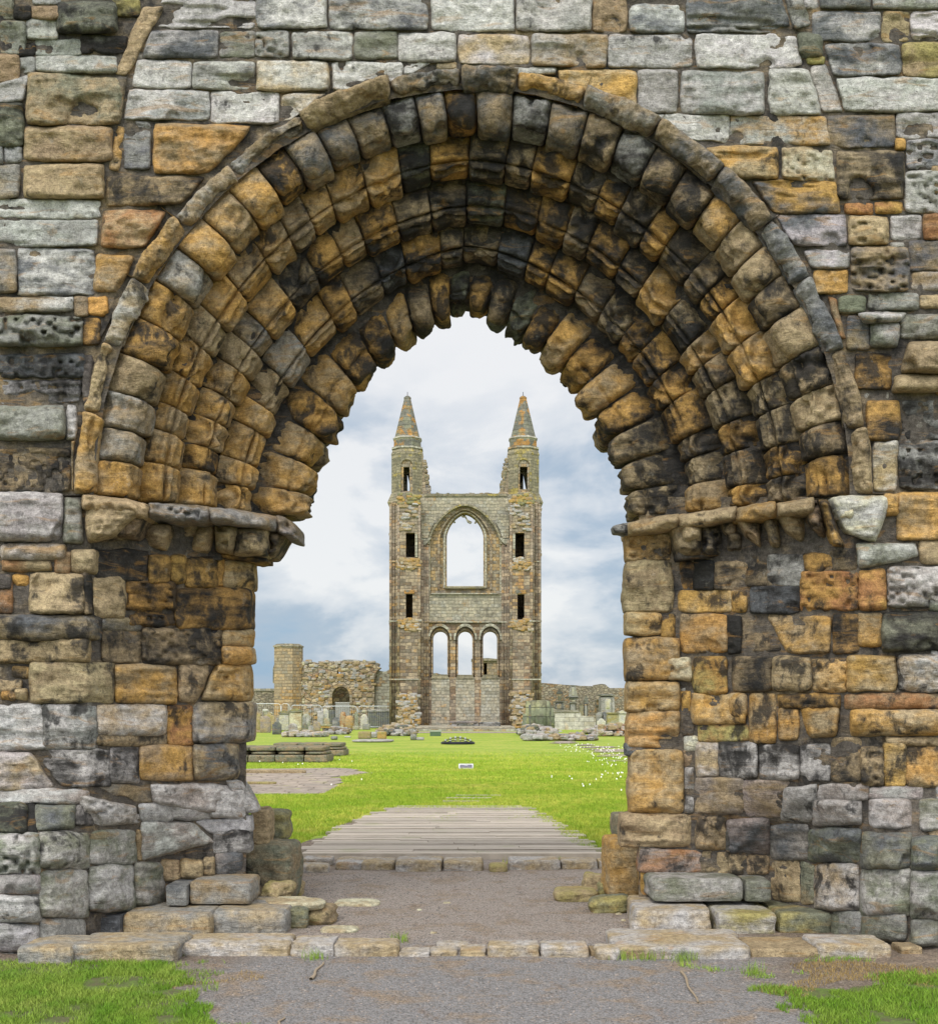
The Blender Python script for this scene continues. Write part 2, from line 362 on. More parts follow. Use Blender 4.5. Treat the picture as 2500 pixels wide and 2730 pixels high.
# --- lower walls and splayed jambs
jl = MB()
lay(jl, 'D', """530,1370,800,1532,km;815,1400,930,1545,ok,.09;935,1404,1018,1545,ok,.07;1022,1414,1186,1565,ok,.07;1190,1422,1222,1560,o;1226,1430,1388,1580,ot,.11;
165,1500,455,1712,bt,.08;458,1510,500,1712,kb;510,1516,680,1738,bt,.07;692,1545,960,1782,oks,.07;965,1578,1372,1800,okb,.08""", True)
lay(jl, 'F', """-30,75,480,190,bd,.11;-30,180,430,292,bt,.09;486,92,670,142,bd;490,152,670,296,kb;682,136,1055,302,bk,.07;1010,145,1052,300,k;1062,142,1192,218,ot,.09;1060,222,1190,302,ot,.1;
145,300,545,486,tbv,.08;552,312,835,486,obs,.07;850,306,1010,310,930,488,855,486,tb,.06;1030,312,1180,312,1182,478,960,470,ot,.1;-30,322,55,378,gb;60,322,140,368,ob;-30,385,100,430,tb;10,440,65,475,ob,.06;70,430,125,470,tb,.06;
-30,500,200,500,228,705,-30,715,wvs,.06;202,500,462,705,gvk,.07;466,500,790,640,tv,.07;466,640,790,692,t,.06;796,505,915,690,ro;920,490,1198,676,gtk,.11;
-30,730,150,730,262,895,-30,900,vt,.08;160,715,520,712,525,885,300,888,vk;528,708,660,865,vk,.06;666,698,920,856,bo,.08;922,690,1130,850,bd,.09""", True)
lay(jl, 'F', """-30,905,420,962,vp,.05;-30,970,130,1105,nk,.08;135,965,170,1100,k;172,975,358,1090,nd,.09;365,925,660,985,668,1065,440,1075,pv,.08;360,975,440,1070,gk;
425,878,712,890,730,965,600,950,pb,.04;722,882,1080,875,1160,1030,735,970,vp,.08;668,975,820,1050,wv,.06;825,975,1000,1040,vw,.06;1005,905,1165,1030,wv,.09;
1085,860,1160,860,1215,1000,1170,1010,vg,.06;
-30,1112,188,1300,nvq,.12;192,1108,425,1275,nvk,.11;430,1098,650,1252,nv,.1;675,1062,920,1065,1020,1150,680,1235,vp,.09;930,1050,1180,1035,1185,1100,1010,1110,v,.05;1020,1100,1185,1200,kv,.06;
775,1238,855,1335,bt,.07;862,1236,962,1320,bt,.07;967,1228,1020,1310,bt,.06;1032,1206,1150,1302,pd,.06;655,1100,672,1235,b;
-30,1312,190,1400,vg,.1;-30,1410,190,1530,vg,.09;192,1290,418,1510,vn,.1;422,1266,640,1480,vn,.11;644,1256,775,1450,vn,.1;
-30,1546,190,1668,vg,.08;194,1520,402,1640,vg,.08;-30,1682,90,1742,gv""", True, dfun=lambda x, y: dep(x, y, True), radu=75)
jl.build('jamb', STONE, GATE)
jr = MB()
lay(jr, 'E', """432,1432,510,1575,ok;516,1430,620,1580,k;625,1432,800,1580,kb;803,1402,910,1560,kb;915,1396,1110,1560,kg;1115,1382,1256,1500,ko;1262,1370,1402,1480,kb;
432,1592,715,1705,otk;720,1595,802,1702,ot,.06;822,1572,1085,1708,kd;1095,1492,1412,1488,1410,1696,1095,1700,rob;1416,1482,1560,1692,ro,.06;1575,1462,1900,1672,pvs,.09""", True)
lay(jr, 'E', """145,1272,380,1420,oty,.06;138,1432,392,1700,tbo,.07;145,1716,330,1826,to,.08;334,1722,405,1846,ok""", True)
lay(jr, 'G', """125,180,372,380,to,.09;135,392,372,530,ots,.08;135,532,370,695,ots,.09;145,716,388,1010,otr,.1;312,282,428,380,ct,.08;385,390,416,430,w,.05;388,440,425,520,o;395,560,440,640,m;398,650,460,712,wc,.06;
400,720,425,790,b;405,800,440,1010,mv;100,1022,425,1168,bts,.1;130,690,210,738,gd;
385,72,600,250,obk,.06;605,80,668,250,k;690,82,860,240,bk;800,82,1095,80,1090,250,890,248,ob,.06;1110,70,1225,250,ok,.05;1228,66,1340,215,bo,.06;1348,60,1660,240,nkd,.09;
446,272,600,440,oyk,.06;630,276,815,430,kb,.06;820,276,1000,430,bt,.09;1008,282,1168,430,otk,.07;1172,272,1402,430,otk,.05;1420,262,1660,430,vbk,.1;
440,450,690,588,ots,.09;610,450,692,560,to,.1;470,592,700,670,ry,.04;710,450,832,678,otk,.06;850,452,1135,512,ok,.06;850,520,940,660,obk;945,505,1135,510,1120,640,1000,650,ot,.08;
1170,450,1660,518,rbk,.08;1190,525,1660,640,tok,.1;
455,684,560,838,vt,.07;565,682,745,845,kv,.08;756,698,945,850,kv,.06;948,690,1095,855,kvg;1102,662,1235,862,kb;1242,702,1345,880,tkq,.07;1350,682,1450,885,otk;1455,700,1660,888,otk,.06;1360,655,1660,690,tb""", True)
lay(jr, 'G', """455,852,678,1012,pb,.04;680,862,915,865,870,1030,700,1030,pb,.04;880,905,1030,880,1005,1050,858,1050,gv,.06;1015,955,1240,1065,pv,.07;1045,882,1270,950,vp,.05;
1282,955,1475,1078,vp,.09;1282,890,1530,945,pg;1520,950,1660,1092,nv,.1;
462,1036,600,1185,tb,.06;606,1042,800,1205,pd,.09;812,1072,990,1230,pd,.1;992,1092,1235,1245,nd,.11;1242,1112,1475,1272,nd,.12;1482,1132,1660,1285,nd,.11;
192,1192,475,1290,rpb,.05;485,1196,555,1286,bp;560,1205,610,1300,tb;615,1216,700,1300,tb;702,1220,800,1300,tb;815,1238,945,1430,tb,.06;955,1242,1015,1440,bn;
1020,1262,1225,1470,tvn,.09;1240,1278,1475,1500,nv,.11;1480,1292,1660,1520,nv,.11;1245,1492,1450,1618,ng,.08;1478,1522,1660,1650,ng,.08;1110,1488,1235,1600,gn,.05;
195,1290,230,1400,or;600,1100,612,1200,m""", True, radu=75)
jr.build('jamb', STONE, GATE)
# --- mortar and rubble core behind the stones
core = MB()
def rough(X, amp=.012): 
    X = X.copy(); X[..., 1] += amp*fbm(X*9., 4, 77)+amp*.6*vnoise(X*40., 78); return X
def dgrid(x0, x1, y0, y1, splay, step=7):
    x, y = np.meshgrid(np.linspace(x0, x1, int((x1-x0)/step)+2), np.linspace(y0, y1, int((y1-y0)/step)+2)); return x, y
for (x0, x1, back) in ((-620, 656, 1), (1702, 3120, 0)):
    x, y = dgrid(x0, x1, 1325, 2600, True); X = rough(P(x, y, dep(x, y, True)+.012)); sheet(core, X, 'mb', (.42, .45, .3))
    col = X[:, -1 if back else 0]; s_ = -1 if back else 1
    R = np.stack([col+np.array([s_*.22*t, .9*t, 0]) for t in np.linspace(0, 1, 8)], 1)
    sheet(core, rough(R, .03), 'mb', (.42, .45, .3))
# flat wall above the springing, cut round the outer arch ring
def ell(k, t):
    cx, hw, sy, hh, pw = k
    c = np.cos(t); a_ = np.minimum(abs(c), 1); return cx+hw*c, sy-hh*((1-pw)*(1-a_**1.95)**(1/1.95)+pw*(1-a_**1.25))
Dp = 1.35425      # photo pixels per sketch pixel
RING = [(930, 783, 972, 838), (929, 744, 975, 800), (933, 658, 985, 722), (929, 580, 995, 640), (929, 504, 1003, 564), (925, 428, 1012, 492), (917, 316, 1024, 407)]
RING = [tuple(q*Dp for q in r)+(w_,) for r, w_ in zip(RING, (0., 0., .03, .07, .12, .2, .33))]
ZR = [8.9, 8.95, 9.2, 9.45, 9.7, 9.95, 10.3]
t = np.linspace(0, math.pi, 260)
ex, ey = ell(RING[1], t); ex = CX+(ex-CX)*1.0
outx = np.where(np.cos(t) > 0, 3120, -620)
A_ = []
ang = t
for i_, a in enumerate(t):      # rays from the ring edge out to a rectangle
    c, s = math.cos(a), -math.sin(a); cx, cy = RING[1][0], RING[1][2]
    k = min((3120-cx)/c if c > 1e-6 else (-620-cx)/c if c < -1e-6 else 1e9, (-350-cy)/s if s < -1e-6 else 1e9)
    q = np.linspace(0, 1, 150)**1.3
    A_.append(np.stack([ex[i_]+(cx+c*k-ex[i_])*q, ey[i_]+(cy+s*k-ey[i_])*q], -1))
A_ = np.array(A_)
sheet(core, rough(P(A_[..., 0], A_[..., 1], D0+.014)), 'mb', (.42, .45, .3))
core.build('mortar', STONE, GATE)
shell = MB()      # unseen back of the wall
xs0, xs1 = P(-620, 0, D0+.03)[0], P(3120, 0, D0+.03)[0]; zt = P(0, -350, D0+.03)[2]
def quadm(mb, a, b, c, d_, code='mb', n_=6):
    a, b, c, d_ = map(np.array, (a, b, c, d_)); u, v = np.meshgrid(np.linspace(0, 1, n_), np.linspace(0, 1, n_)); u = u[..., None]; v = v[..., None]
    sheet(mb, a*(1-u)*(1-v)+b*u*(1-v)+c*u*v+d_*(1-u)*v, code)
quadm(shell, (xs0, D0, zt), (xs1, D0, zt), (xs1, 10.7, zt), (xs0, 10.7, zt))
quadm(shell, (xs0, D0, 0), (xs0, D0, zt), (xs0, 10.7, zt), (xs0, 10.7, 0)); quadm(shell, (xs1, D0, 0), (xs1, 10.7, 0), (xs1, 10.7, zt), (xs1, D0, zt))
bw = 2.15      # back wall with its wide rear arch
tt = np.linspace(0, math.pi, 60); arc = np.stack([bw*np.cos(tt), 0*tt+10.7, 2.9+2.75*np.sin(tt)], -1)
o_ = []
for a, pnt in zip(tt, arc):
    c, s = math.cos(a), math.sin(a); k = min(abs((xs1 if c > 0 else xs0)/c) if abs(c) > 1e-6 else 1e9, (zt-2.9)/s if s > 1e-6 else 1e9); o_.append((c*k, 10.7, 2.9+s*k))
o_ = np.array(o_); q = np.linspace(0, 1, 12)[:, None, None]
sheet(shell, arc[None]*(1-q)+o_[None]*q, 'mb')
quadm(shell, (xs0, 10.7, 0), (-bw, 10.7, 0), (-bw, 10.7, 2.9), (xs0, 10.7, 2.9)); quadm(shell, (bw, 10.7, 0), (xs1, 10.7, 0), (xs1, 10.7, 2.9), (bw, 10.7, 2.9))
shell.build('rear_wall', STONE, GATE)
# --- the arch: hood mould and five orders of voussoirs
def ringpt(k, t):
    """point of curve k in the place: k-th joint line lies on the face of the next order"""
    x, y = ell(RING[k], t); return P(x, y, ZR[k])
def voussoir(mb, ko, ki, t0, t1, zf, zb, code, pinch=.05, nose=.6, off=0., nt=None, nv=26, carve=None, e=.42, relief=1., nose_lobe=0., groove=()):
    seed = RNG.rand(3)
    arc = abs(t1-t0)*RING[ki][1]*.5+abs(t1-t0)*RING[ko][1]*.5
    nt = nt or int(np.clip(arc/4.6, 9, 60))
    u = np.linspace(-1, 1, nt); u = .5*u+.5*np.sin(u*math.pi/2)
    a = np.linspace(0, 1, nv)
    tm, hw = (t0+t1)/2, (t1-t0)/2*.995
    U, Aa = np.meshgrid(u, a)
    T = tm+hw*U+.0*Aa
    O = ringpt(ko, T); I = ringpt(ki, T)
    O = O+(O-I)*np.array([.1, 0, .1])
    th = Aa*math.pi/2
    sr = np.sin(th)**e; sz = 1-np.cos(th)**e
    X = O[..., 0]*(1-sr)+I[..., 0]*sr; Z = O[..., 2]*(1-sr)+I[..., 2]*sr
    Y = zf+(zb-zf)*sz
    Q = np.stack([X, Y, Z], -1)
    N = normals(Q); 
    ctr = np.array([0, 9.5, 2.5]); flip = np.sign(((np.array([0, 4., 1.6])-Q)*N).sum(-1)).mean(); N = N*(1 if flip > 0 else -1)
    du_ = np.clip((1-abs(U))*arc/2/13, 0, 1); pu = np.sqrt(1-(1-du_)**2)
    dv_ = np.clip(Aa/.09, 0, 1); pv = np.sqrt(1-(1-dv_)**2)
    H = pinch*(pu*pv-1)+off
    for gc, gw, gd in groove: H = H-gd*np.exp(-((Aa-gc)/gw)**2)*np.clip(.75+.9*fbm(np.stack([T*6, Aa*2, 0*T+ko*7.], -1), 2, 91), .1, 1.3)
    p3 = Q+seed*30
    R = .022*fbm(p3*6, 4, 5)+.012*fbm(p3*17, 3, 8)+.02*terr(fbm(p3*4., 3, 44), 2.6)
    if carve == 'pits':
        tt_ = vnoise(p3*15., 15); R = R-.05*np.clip(tt_-.12, 0, 1)*1.6
    if carve == 'roll':
        R = R+.022*np.cos((Aa*3.2+.25)*math.pi*2)*pu*(Aa > .12)
    if carve == 'chev':
        R = R+.03*np.cos((Aa*2.6+abs(U)*.55)*math.pi*2)*pu
    if carve == 'lobe':
        R = R+.05*(1-U**2)*np.sin(Aa*math.pi)
    if RNG.rand() < .3:
        bx, by = RNG.uniform(-1, 1), RNG.uniform(.3, .9); rr = np.hypot(U-bx, (Aa-by)*2.4)+.3*vnoise(p3*8, 4); R = R-.045*sm(.6, .35, rr)
    if nose_lobe: H = H+nose_lobe*(1-1.6*abs(U)**5)*sm(.25, .7, Aa)+.04*vnoise(p3*5., 12)*sm(.4, .8, Aa)
    H = H+R*relief*(.3+.7*pu)*(1-(0 if nose_lobe else .75)*sm(.82, 1., Aa))
    Q = Q+N*H[..., None]
    Qp = np.pad(Q, ((0, 0), (1, 1), (0, 0)), mode='edge'); Np = np.pad(N, ((0, 0), (1, 1), (0, 0)), mode='edge')
    Qp[:, 0] -= Np[:, 0]*.12; Qp[:, -1] -= Np[:, -1]*.12
    f = gridf(*Qp.shape[:2]); f = f if flip > 0 else f[:, ::-1]
    cc = [x for x in code if x in PAL]; j = RNG.uniform(.85, 1.12)
    mb.add(Qp.reshape(-1, 3), f, np.array(PAL[cc[0]])*j, np.array(PAL[cc[1] if len(cc) > 1 else 'k'])*j, (.5, .72 if 'k' in cc[:1] else .60 if 'k' in cc else .40, seed[2]))
def ringcore(mb, ko, ki, zf, zb, off=-.055):
    T, Aa = np.meshgrid(np.linspace(-.01, math.pi+.01, 380), np.linspace(0, 1, 20)); T = np.clip(T, 0, math.pi)
    O = ringpt(ko, T); I = ringpt(ki, T); O = O+(O-I)*np.array([.4, 0, .4]); th = Aa*math.pi/2; sr = np.sin(th)**.42; sz = 1-np.cos(th)**.42
    Q = np.stack([O[..., 0]*(1-sr)+I[..., 0]*sr, zf+(zb-zf)*sz, O[..., 2]*(1-sr)+I[..., 2]*sr], -1)
    N = normals(Q[:, 1:-1]); N = np.pad(N, ((0, 0), (1, 1), (0, 0)), mode='edge'); flip = np.sign(((np.array([0, 4., 1.6])-Q)*N).sum(-1)).mean()
    Q = Q+N*flip*(off+.012*fbm(Q*20, 3, 2))[..., None]
    f = gridf(*Q.shape[:2]); mb.add(Q.reshape(-1, 3), f if flip > 0 else f[:, ::-1], PAL['m'], PAL['k'], (.5, .5, .3))
def angles(pts, k0, k1):
    """joint angles from the centres of successive stones"""
    cx = (RING[k0][0]+RING[k1][0])/2; sy = (RING[k0][2]+RING[k1][2])/2; asp = (RING[k0][3]/RING[k0][1]+RING[k1][3]/RING[k1][1])/2
    a = [math.atan2((sy-y)/asp, x-cx) for x, y in pts]; a.sort()
    j = [(p_+q_)/2 for p_, q_ in zip(a, a[1:])]
    return [0.]+j+[math.pi]
R1 = [(302, 1273), (317, 1180), (322, 1092), (348, 990), (385, 898), (424, 800), (473, 707), (536, 634), (605, 561), (678, 497), (751, 453), (829, 414), (897, 356), (980, 322), (1073, 292), (1151, 298), (1224, 290),
      (1314, 293), (1414, 317), (1507, 341), (1600, 365), (1680, 415), (1761, 463), (1844, 507), (1917, 570), (1980, 629), (2034, 702), (2083, 770), (2129, 870), (2180, 975), (2205, 1068), (2219, 1166), (2229, 1249)]
R5 = [(548, 985), (560, 908), (582, 830), (615, 770), (655, 712), (700, 668), (747, 628), (786, 598), (826, 578), (868, 563), (905, 556), (945, 560), (990, 573), (1030, 592), (1068, 612), (1108, 640), (1150, 680), (1190, 725), (1225, 775), (1255, 835), (1277, 905), (1290, 980)]
R5 = [(x*Dp, y*Dp) for x, y in R5]
R0 = [(219, 1190), (268, 990), (327, 819), (424, 658), (551, 512), (707, 395), (930, 282), (1161, 214), (1297, 208), (1453, 249), (1644, 312), (1824, 417), (1970, 536), (2087, 663), (2185, 804), (2253, 1044), (2292, 1229)]
def codes_for(k, a):
    """colour of a stone by where it sits in the arch: tan and ochre low on the left, black crust with ochre flakes elsewhere"""
    r = RNG.rand(); d = math.degrees(a)
    if k == 1:
        if d > 125: return random.choice(['bt', 'ob', 'bo', 'gb', 'tb', 'ok'])
        if d > 60: return random.choice(['db', 'gk', 'ko', 'bk', 'kn', 'bd'])
        return random.choice(['bk', 'kb', 'ob', 'tb', 'ok', 'bk'])
    if d > 135+5*k*.0: return random.choice(['ob', 'ok', 'bo', 'tb', 'ot', 'ob'] if k == 5 else ['ob', 'bt', 'bo', 'ok', 'bd', 'gb'])
    if d > 110: return random.choice(['ok', 'ko', 'bk', 'ok', 'ob', 'ob'])
    if d > 70: return random.choice(['ok', 'bk', 'ko', 'dk', 'bk', 'ob', 'nk', 'kb', 'ok', 'bo'])
    if d > 30: return random.choice(['ko', 'ok', 'tk', 'ok', 'bk', 'kb', 'ob', 'bo'])
    return random.choice(['tk', 'ko', 'ok', 'bk', 'kb', 'bo', 'tk', 'ok'])
hood = MB()
ja = angles(R0, 0, 1)
hcodes = ['bt', 'bk', 'gd', 'gd', 'db', 'bd', 'bg', 'ob', 'bd', 'bg', 'tb', 'bg', 'bg', 'ob', 'wt', 'tb', 'bo', 'to', 'to']
for i_, (a, b_) in enumerate(zip(ja, ja[1:])):
    voussoir(hood, 0, 1, a, b_, 8.80+RNG.uniform(-.04, .05), 8.98, hcodes[i_ % len(hcodes)], pinch=.10, nt=70, nv=18, e=.5, carve=None, off=RNG.uniform(-.025, .03), relief=1.1)
hood.build('hood_mould', STONE, GATE)
for k in range(1, 6):
    mb = MB(); zf = ZR[k]; zb = ZR[k+1]
    ringcore(mb, k, k+1, zf, zb+(0.02 if k < 5 else .1))
    if k == 1: ja = angles(R1, 1, 2)
    elif k == 5: ja = angles(R5, 5, 6)
    else:
        L = {2: 84, 3: 84, 4: 82}[k]; ja = [0.]
        while ja[-1] < math.pi: ja.append(ja[-1]+RNG.uniform(.72, 1.28)*L/(RING[k+1][1]*.5+RING[k][1]*.5))
        f_ = math.pi/ja[-1]; ja = [x*f_ for x in ja]
    for a, b_ in zip(ja, ja[1:]):
        m_ = (a+b_)/2
        cv = RNG.choice({1: ['pits', 'lobe', 'lobe', None, 'lobe'], 2: ['roll', 'chev', None, 'roll'], 3: ['roll', 'pits', 'chev', 'roll', None], 4: ['roll', None, 'chev', 'roll'], 5: ['pits', 'lobe', 'chev', None, 'lobe']}[k])
        voussoir(mb, k, k+1, a, b_, zf, zb, codes_for(k, m_), pinch=.07 if k == 1 else .10 if k == 5 else .05, carve=cv, off=RNG.uniform(-.02, .025)+(.03 if k == 1 else 0), e=.36 if k != 1 else .44, nv=40, groove={1: ((.80, .06, .05),), 2: ((.40, .05, .045), (.74, .05, .04)), 3: ((.44, .06, .05), (.78, .05, .035)), 4: ((.38, .05, .045), (.70, .06, .045)), 5: ((.30, .05, .03),)}[k], nose_lobe=.025 if k == 5 else 0.)
    if k == 5:      # the back half of the innermost order, standing a little deeper
        sv = RING[6]; ZR.append(10.62)
        x6 = ell(RING[6], 0)
        g = (RING[6][1]*ZR[6]/ZR[7]*1.035)
        RING.append((RING[6][0]+(CX-RING[6][0])*(1-ZR[6]/ZR[7]), g, HY-(HY-RING[6][2])*ZR[6]/ZR[7], RING[6][3]*ZR[6]/ZR[7]*1.06, .33))
        for a, b_ in zip(ja, ja[1:]):
            c_ = .5*(b_-a)*RNG.uniform(-.4, .4)
            voussoir(mb, 5, 7, max(0, a+c_), min(math.pi, b_+c_), 10.33, 10.62, random.choice(['kb', 'dk', 'bk']), pinch=.09, off=RNG.uniform(-.06, .02), e=.3, nv=14, carve='lobe', nose_lobe=.03)
    mb.build('arch_ring', STONE, GATE)
# --- carved impost and capital each side
def impost(pts, thick, prot, codes):
    mb = MB(); pts = np.array(pts, float)
    for i_ in range(len(pts)-1):
        x0, y0, d0 = pts[i_]; x1, y1, d1 = pts[i_+1]
        th = thick*D0/((d0+d1)/2)
        def df(x, y, x0=x0, x1=x1, d0=d0, d1=d1): return d0+(d1-d0)*np.clip((x-x0)/(x1-x0), 0, 1)
        pillow(mb, [x0, y0, x1, y1, x1, y1+th, x0, y0+th], codes[i_ % len(codes)], prot, 18, dfun=df, skirt=.4, amp=1.5, step=3.5)
        # the ledge on top
    return mb
LIP = [(222, 1318, 8.9), (396, 1340, 9.1), (560, 1352, 9.5), (735, 1376, 9.85), (792, 1400, 10.0)]
mb = impost(LIP, 44, .20, ['tb', 'gb', 'gb', 'gb'])
def knob(mb, crop, q, code, d, bul=.2):
    ox, oy, s = CROP[crop]; q = np.array(q, float).reshape(-1, 2)
    if len(q) == 2: q = np.array([q[0], [q[1][0], q[0][1]], q[1], [q[0][0], q[1][1]]])
    q = q*s+np.array([ox, oy]); pillow(mb, q, code, bul, 60, d=d, skirt=.3, amp=1.2, step=3)
knob(mb, 'D', [455, 1075, 815, 1120, 620, 1300, 470, 1335], 'tbk', 8.98, .24); knob(mb, 'D', [600, 1110, 815, 1150, 740, 1300, 600, 1300], 'bkt', 9.1, .2)
knob(mb, 'D', [760, 1230, 935, 1225, 900, 1365, 800, 1350], 'btk', 9.4, .16)
for q, c_ in (([830, 1205, 935, 1215, 915, 1350, 850, 1340], 'tb'), ([950, 1208, 1098, 1215, 1060, 1352, 970, 1350], 'tb'), ([1075, 1225, 1172, 1228, 1150, 1385, 1025, 1385], 'tbo'), ([1172, 1228, 1302, 1235, 1275, 1382, 1185, 1375], 'tb'), ([1285, 1240, 1458, 1238, 1455, 1395, 1275, 1390], 'tkb')):
    knob(mb, 'D', q, c_, 9.75, .2)
knob(mb, 'D', [1440, 1250, 1585, 1270, 1500, 1400, 1430, 1405], 'bk', 10.0, .16); knob(mb, 'D', [1190, 1385, 1460, 1392, 1455, 1432, 1210, 1412], 'ok', 9.9, .1)
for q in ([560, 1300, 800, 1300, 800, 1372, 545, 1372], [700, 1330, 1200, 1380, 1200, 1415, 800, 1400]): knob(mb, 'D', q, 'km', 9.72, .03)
mb.build('impost', STONE, GATE)
RIP = [(1640, 1428, 10.0), (1672, 1392, 9.98), (1810, 1372, 9.75), (1960, 1352, 9.45), (2070, 1340, 9.22), (2170, 1328, 9.0)]
mb = impost(RIP[1:], 40, .17, ['tb', 'bt', 'bo', 'bt', 'tb'])
pillow(mb, [1634, 1404, 1690, 1392, 1690, 1420, 1636, 1422], 'kg', .08, 20, d=9.98)
for q, c_, d in (([380, 1215, 560, 1215, 560, 1400, 420, 1400], 'bk', 9.82), ([448, 1222, 552, 1222, 552, 1340, 450, 1340], 'bt', 9.72), ([555, 1222, 655, 1222, 655, 1395, 560, 1395], 'bk', 9.72),
        ([650, 1200, 745, 1195, 740, 1290, 690, 1290], 'btk', 9.6), ([690, 1270, 765, 1270, 775, 1375, 700, 1375], 'kb', 9.65), ([730, 1190, 885, 1180, 880, 1365, 800, 1290], 'btk', 9.52),
        ([895, 1180, 975, 1180, 985, 1355, 925, 1340], 'bkt', 9.42), ([960, 1150, 1125, 1140, 1120, 1352, 1010, 1270], 'bto', 9.3), ([1120, 1100, 1200, 1095, 1250, 1345, 1140, 1230], 'bkt', 9.15), ([1195, 1090, 1250, 1095, 1325, 1345, 1265, 1340], 'okb', 9.0)):
    knob(mb, 'E', q, c_, d, .2)
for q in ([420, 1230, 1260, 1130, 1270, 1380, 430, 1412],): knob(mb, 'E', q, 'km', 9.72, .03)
mb.build('impost', STONE, GATE)
# ------------------------------------------------------------------ ground, paths and grass
def grass_mat(name, blade=False):
    m = bpy.data.materials.new(name); m.use_nodes = True; n = NT(m.node_tree)
    g = n('NewGeometry').outputs['Position']
    a = n.noise(g, .35, 5, .6, .2); b = n.noise(n.scale(g, (1.4, .8, 1)), 3.2, 5, .65); c_ = n.noise(g, 60, 3, .7)
    c = n.mix(n.ramp(a, .38, .62), (.29, .385, .032), (.46, .475, .075))
    c = n.mix(n.ramp(b, .35, .7), c, (.21, .34, .022))
    c = n.mix(n.math('MULTIPLY', n.ramp(n.noise(g, .9, 5, .65, .4), .54, .68), .45), c, (.42, .38, .10))
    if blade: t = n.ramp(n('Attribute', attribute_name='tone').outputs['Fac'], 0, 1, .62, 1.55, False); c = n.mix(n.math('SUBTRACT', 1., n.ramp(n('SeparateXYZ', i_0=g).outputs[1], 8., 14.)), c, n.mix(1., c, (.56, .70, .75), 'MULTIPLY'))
    else: t = n.ramp(c_, .3, .7, .60, 1.25, False)
    c = n.mix(1., c, n('CombineColor', i_0=t, i_1=t, i_2=t), 'MULTIPLY')
    bs = n('BsdfPrincipled', i_Base_Color=c, i_Roughness=.7); bs.inputs['Specular IOR Level'].default_value = .25
    if not blade:
        n.put(bs.inputs['Normal'], n('Bump', i_Strength=.6, i_Distance=.03, i_Height=n.noise(g, 40, 4, .75)))
    n('OutputMaterial', i_Surface=bs); return m
GRASS = grass_mat('lawn_grass'); BLADE = grass_mat('grass_blades', True)
def gravel_mat():
    m = bpy.data.materials.new('gravel'); m.use_nodes = True; n = NT(m.node_tree)
    g = n('NewGeometry').outputs['Position']; sp = n('SeparateXYZ', i_0=g)
    vo = n('TexVoronoi', i_Vector=g, i_Scale=95.); vo2 = n('TexVoronoi', i_Vector=g, i_Scale=210.)
    cell = n('SeparateColor', i_0=vo.outputs['Color']).outputs[0]
    base = n.mix(n.ramp(n.math('ADD', sp.outputs[1], n.noise(g, 1.1, 4, .6)), 8.9, 9.6), (.235, .225, .222), (.31, .265, .23))      # tarmac in front, worn brown grit inside
    side = n.math('ABSOLUTE', n.math('ADD', sp.outputs[0], -.15))
    base = n.mix(n.ramp(n.math('ADD', side, n.math('MULTIPLY', n.noise(g, 2.3, 5, .6), 1.2)), 1.9, 2.7), base, (.19, .15, .115))
    c = n.mix(n.ramp(n.noise(g, 2.6, 6, .66, .3), .50, .64), base, (.27, .21, .155))
    c = n.mix(n.math('MULTIPLY', n.ramp(n.noise(n.scale(g, (1, .5, 1)), 5.5, 5, .7, .3), .56, .68), .55), c, (.20, .135, .09))
    t = n.ramp(cell, 0, 1, .62, 1.45, False); c = n.mix(1., c, n('CombineColor', i_0=t, i_1=t, i_2=t), 'MULTIPLY')
    pale = n.ramp(n('SeparateColor', i_0=vo.outputs['Color']).outputs[1], .955, .97)
    c = n.mix(n.math('MULTIPLY', pale, .6), c, (.38, .32, .27))
    h = n.math('ADD', n.math('MULTIPLY', vo.outputs['Distance'], -1.), n.math('ADD', n.math('MULTIPLY', vo2.outputs['Distance'], -.5), n.math('MULTIPLY', n.noise(g, 9, 5, .6), .8)))
    bs = n('BsdfPrincipled', i_Base_Color=c, i_Roughness=.85, i_Normal=n('Bump', i_Strength=.8, i_Distance=.012, i_Height=h)); bs.inputs['Specular IOR Level'].default_value = .3
    n('OutputMaterial', i_Surface=bs); return m
GRAVEL = gravel_mat()
def plain(name, verts, faces, mat, parent=None, loc=(0, 0, 0), smooth=False):
    me = bpy.data.meshes.new(name); me.from_pydata([tuple(v) for v in verts], [], faces); me.update()
    me.materials.append(mat); o = bpy.data.objects.new(name, me); COL.objects.link(o); o.location = loc
    if parent is not None: o.parent = parent
    if smooth: me.polygons.foreach_set('use_smooth', [True]*len(me.polygons))
    return o
def ngon(name, pts, z, mat, kind='structure', wob=.05, sub=.25):
    """flat sheet with a frayed outline"""
    out = []
    for a, b in zip(pts, pts[1:]+pts[:1]):
        a = np.array(a); b = np.array(b); k = max(1, int(np.linalg.norm(b-a)/sub))
        for t in range(k): out.append(a+(b-a)*t/k)
    out = np.array(out); p3 = np.concatenate([out, np.zeros((len(out), 1))], 1)
    out = out+np.stack([fbm(p3*1.7, 4, 3), fbm(p3*1.7, 4, 4)], -1)*wob
    tri = geometry.tessellate_polygon([[Vector((x, y, 0)) for x, y in out]])
    o = plain(name, [(x, y, z) for x, y in out], [tuple(t) for t in tri], mat)
    me = o.data; bm = bmesh.new(); bm.from_mesh(me); bmesh.ops.recalc_face_normals(bm, faces=bm.faces)
    if sum(f.normal.z for f in bm.faces) < 0: bmesh.ops.reverse_faces(bm, faces=bm.faces)
    bm.to_mesh(me); bm.free()
    return tag(o, kind=kind)
X = 1500
plain('lawn', [(-X, -60, 0), (X, -60, 0), (X, 3000, 0), (-X, 3000, 0)], [(0, 1, 2, 3)], GRASS)['kind'] = 'structure'
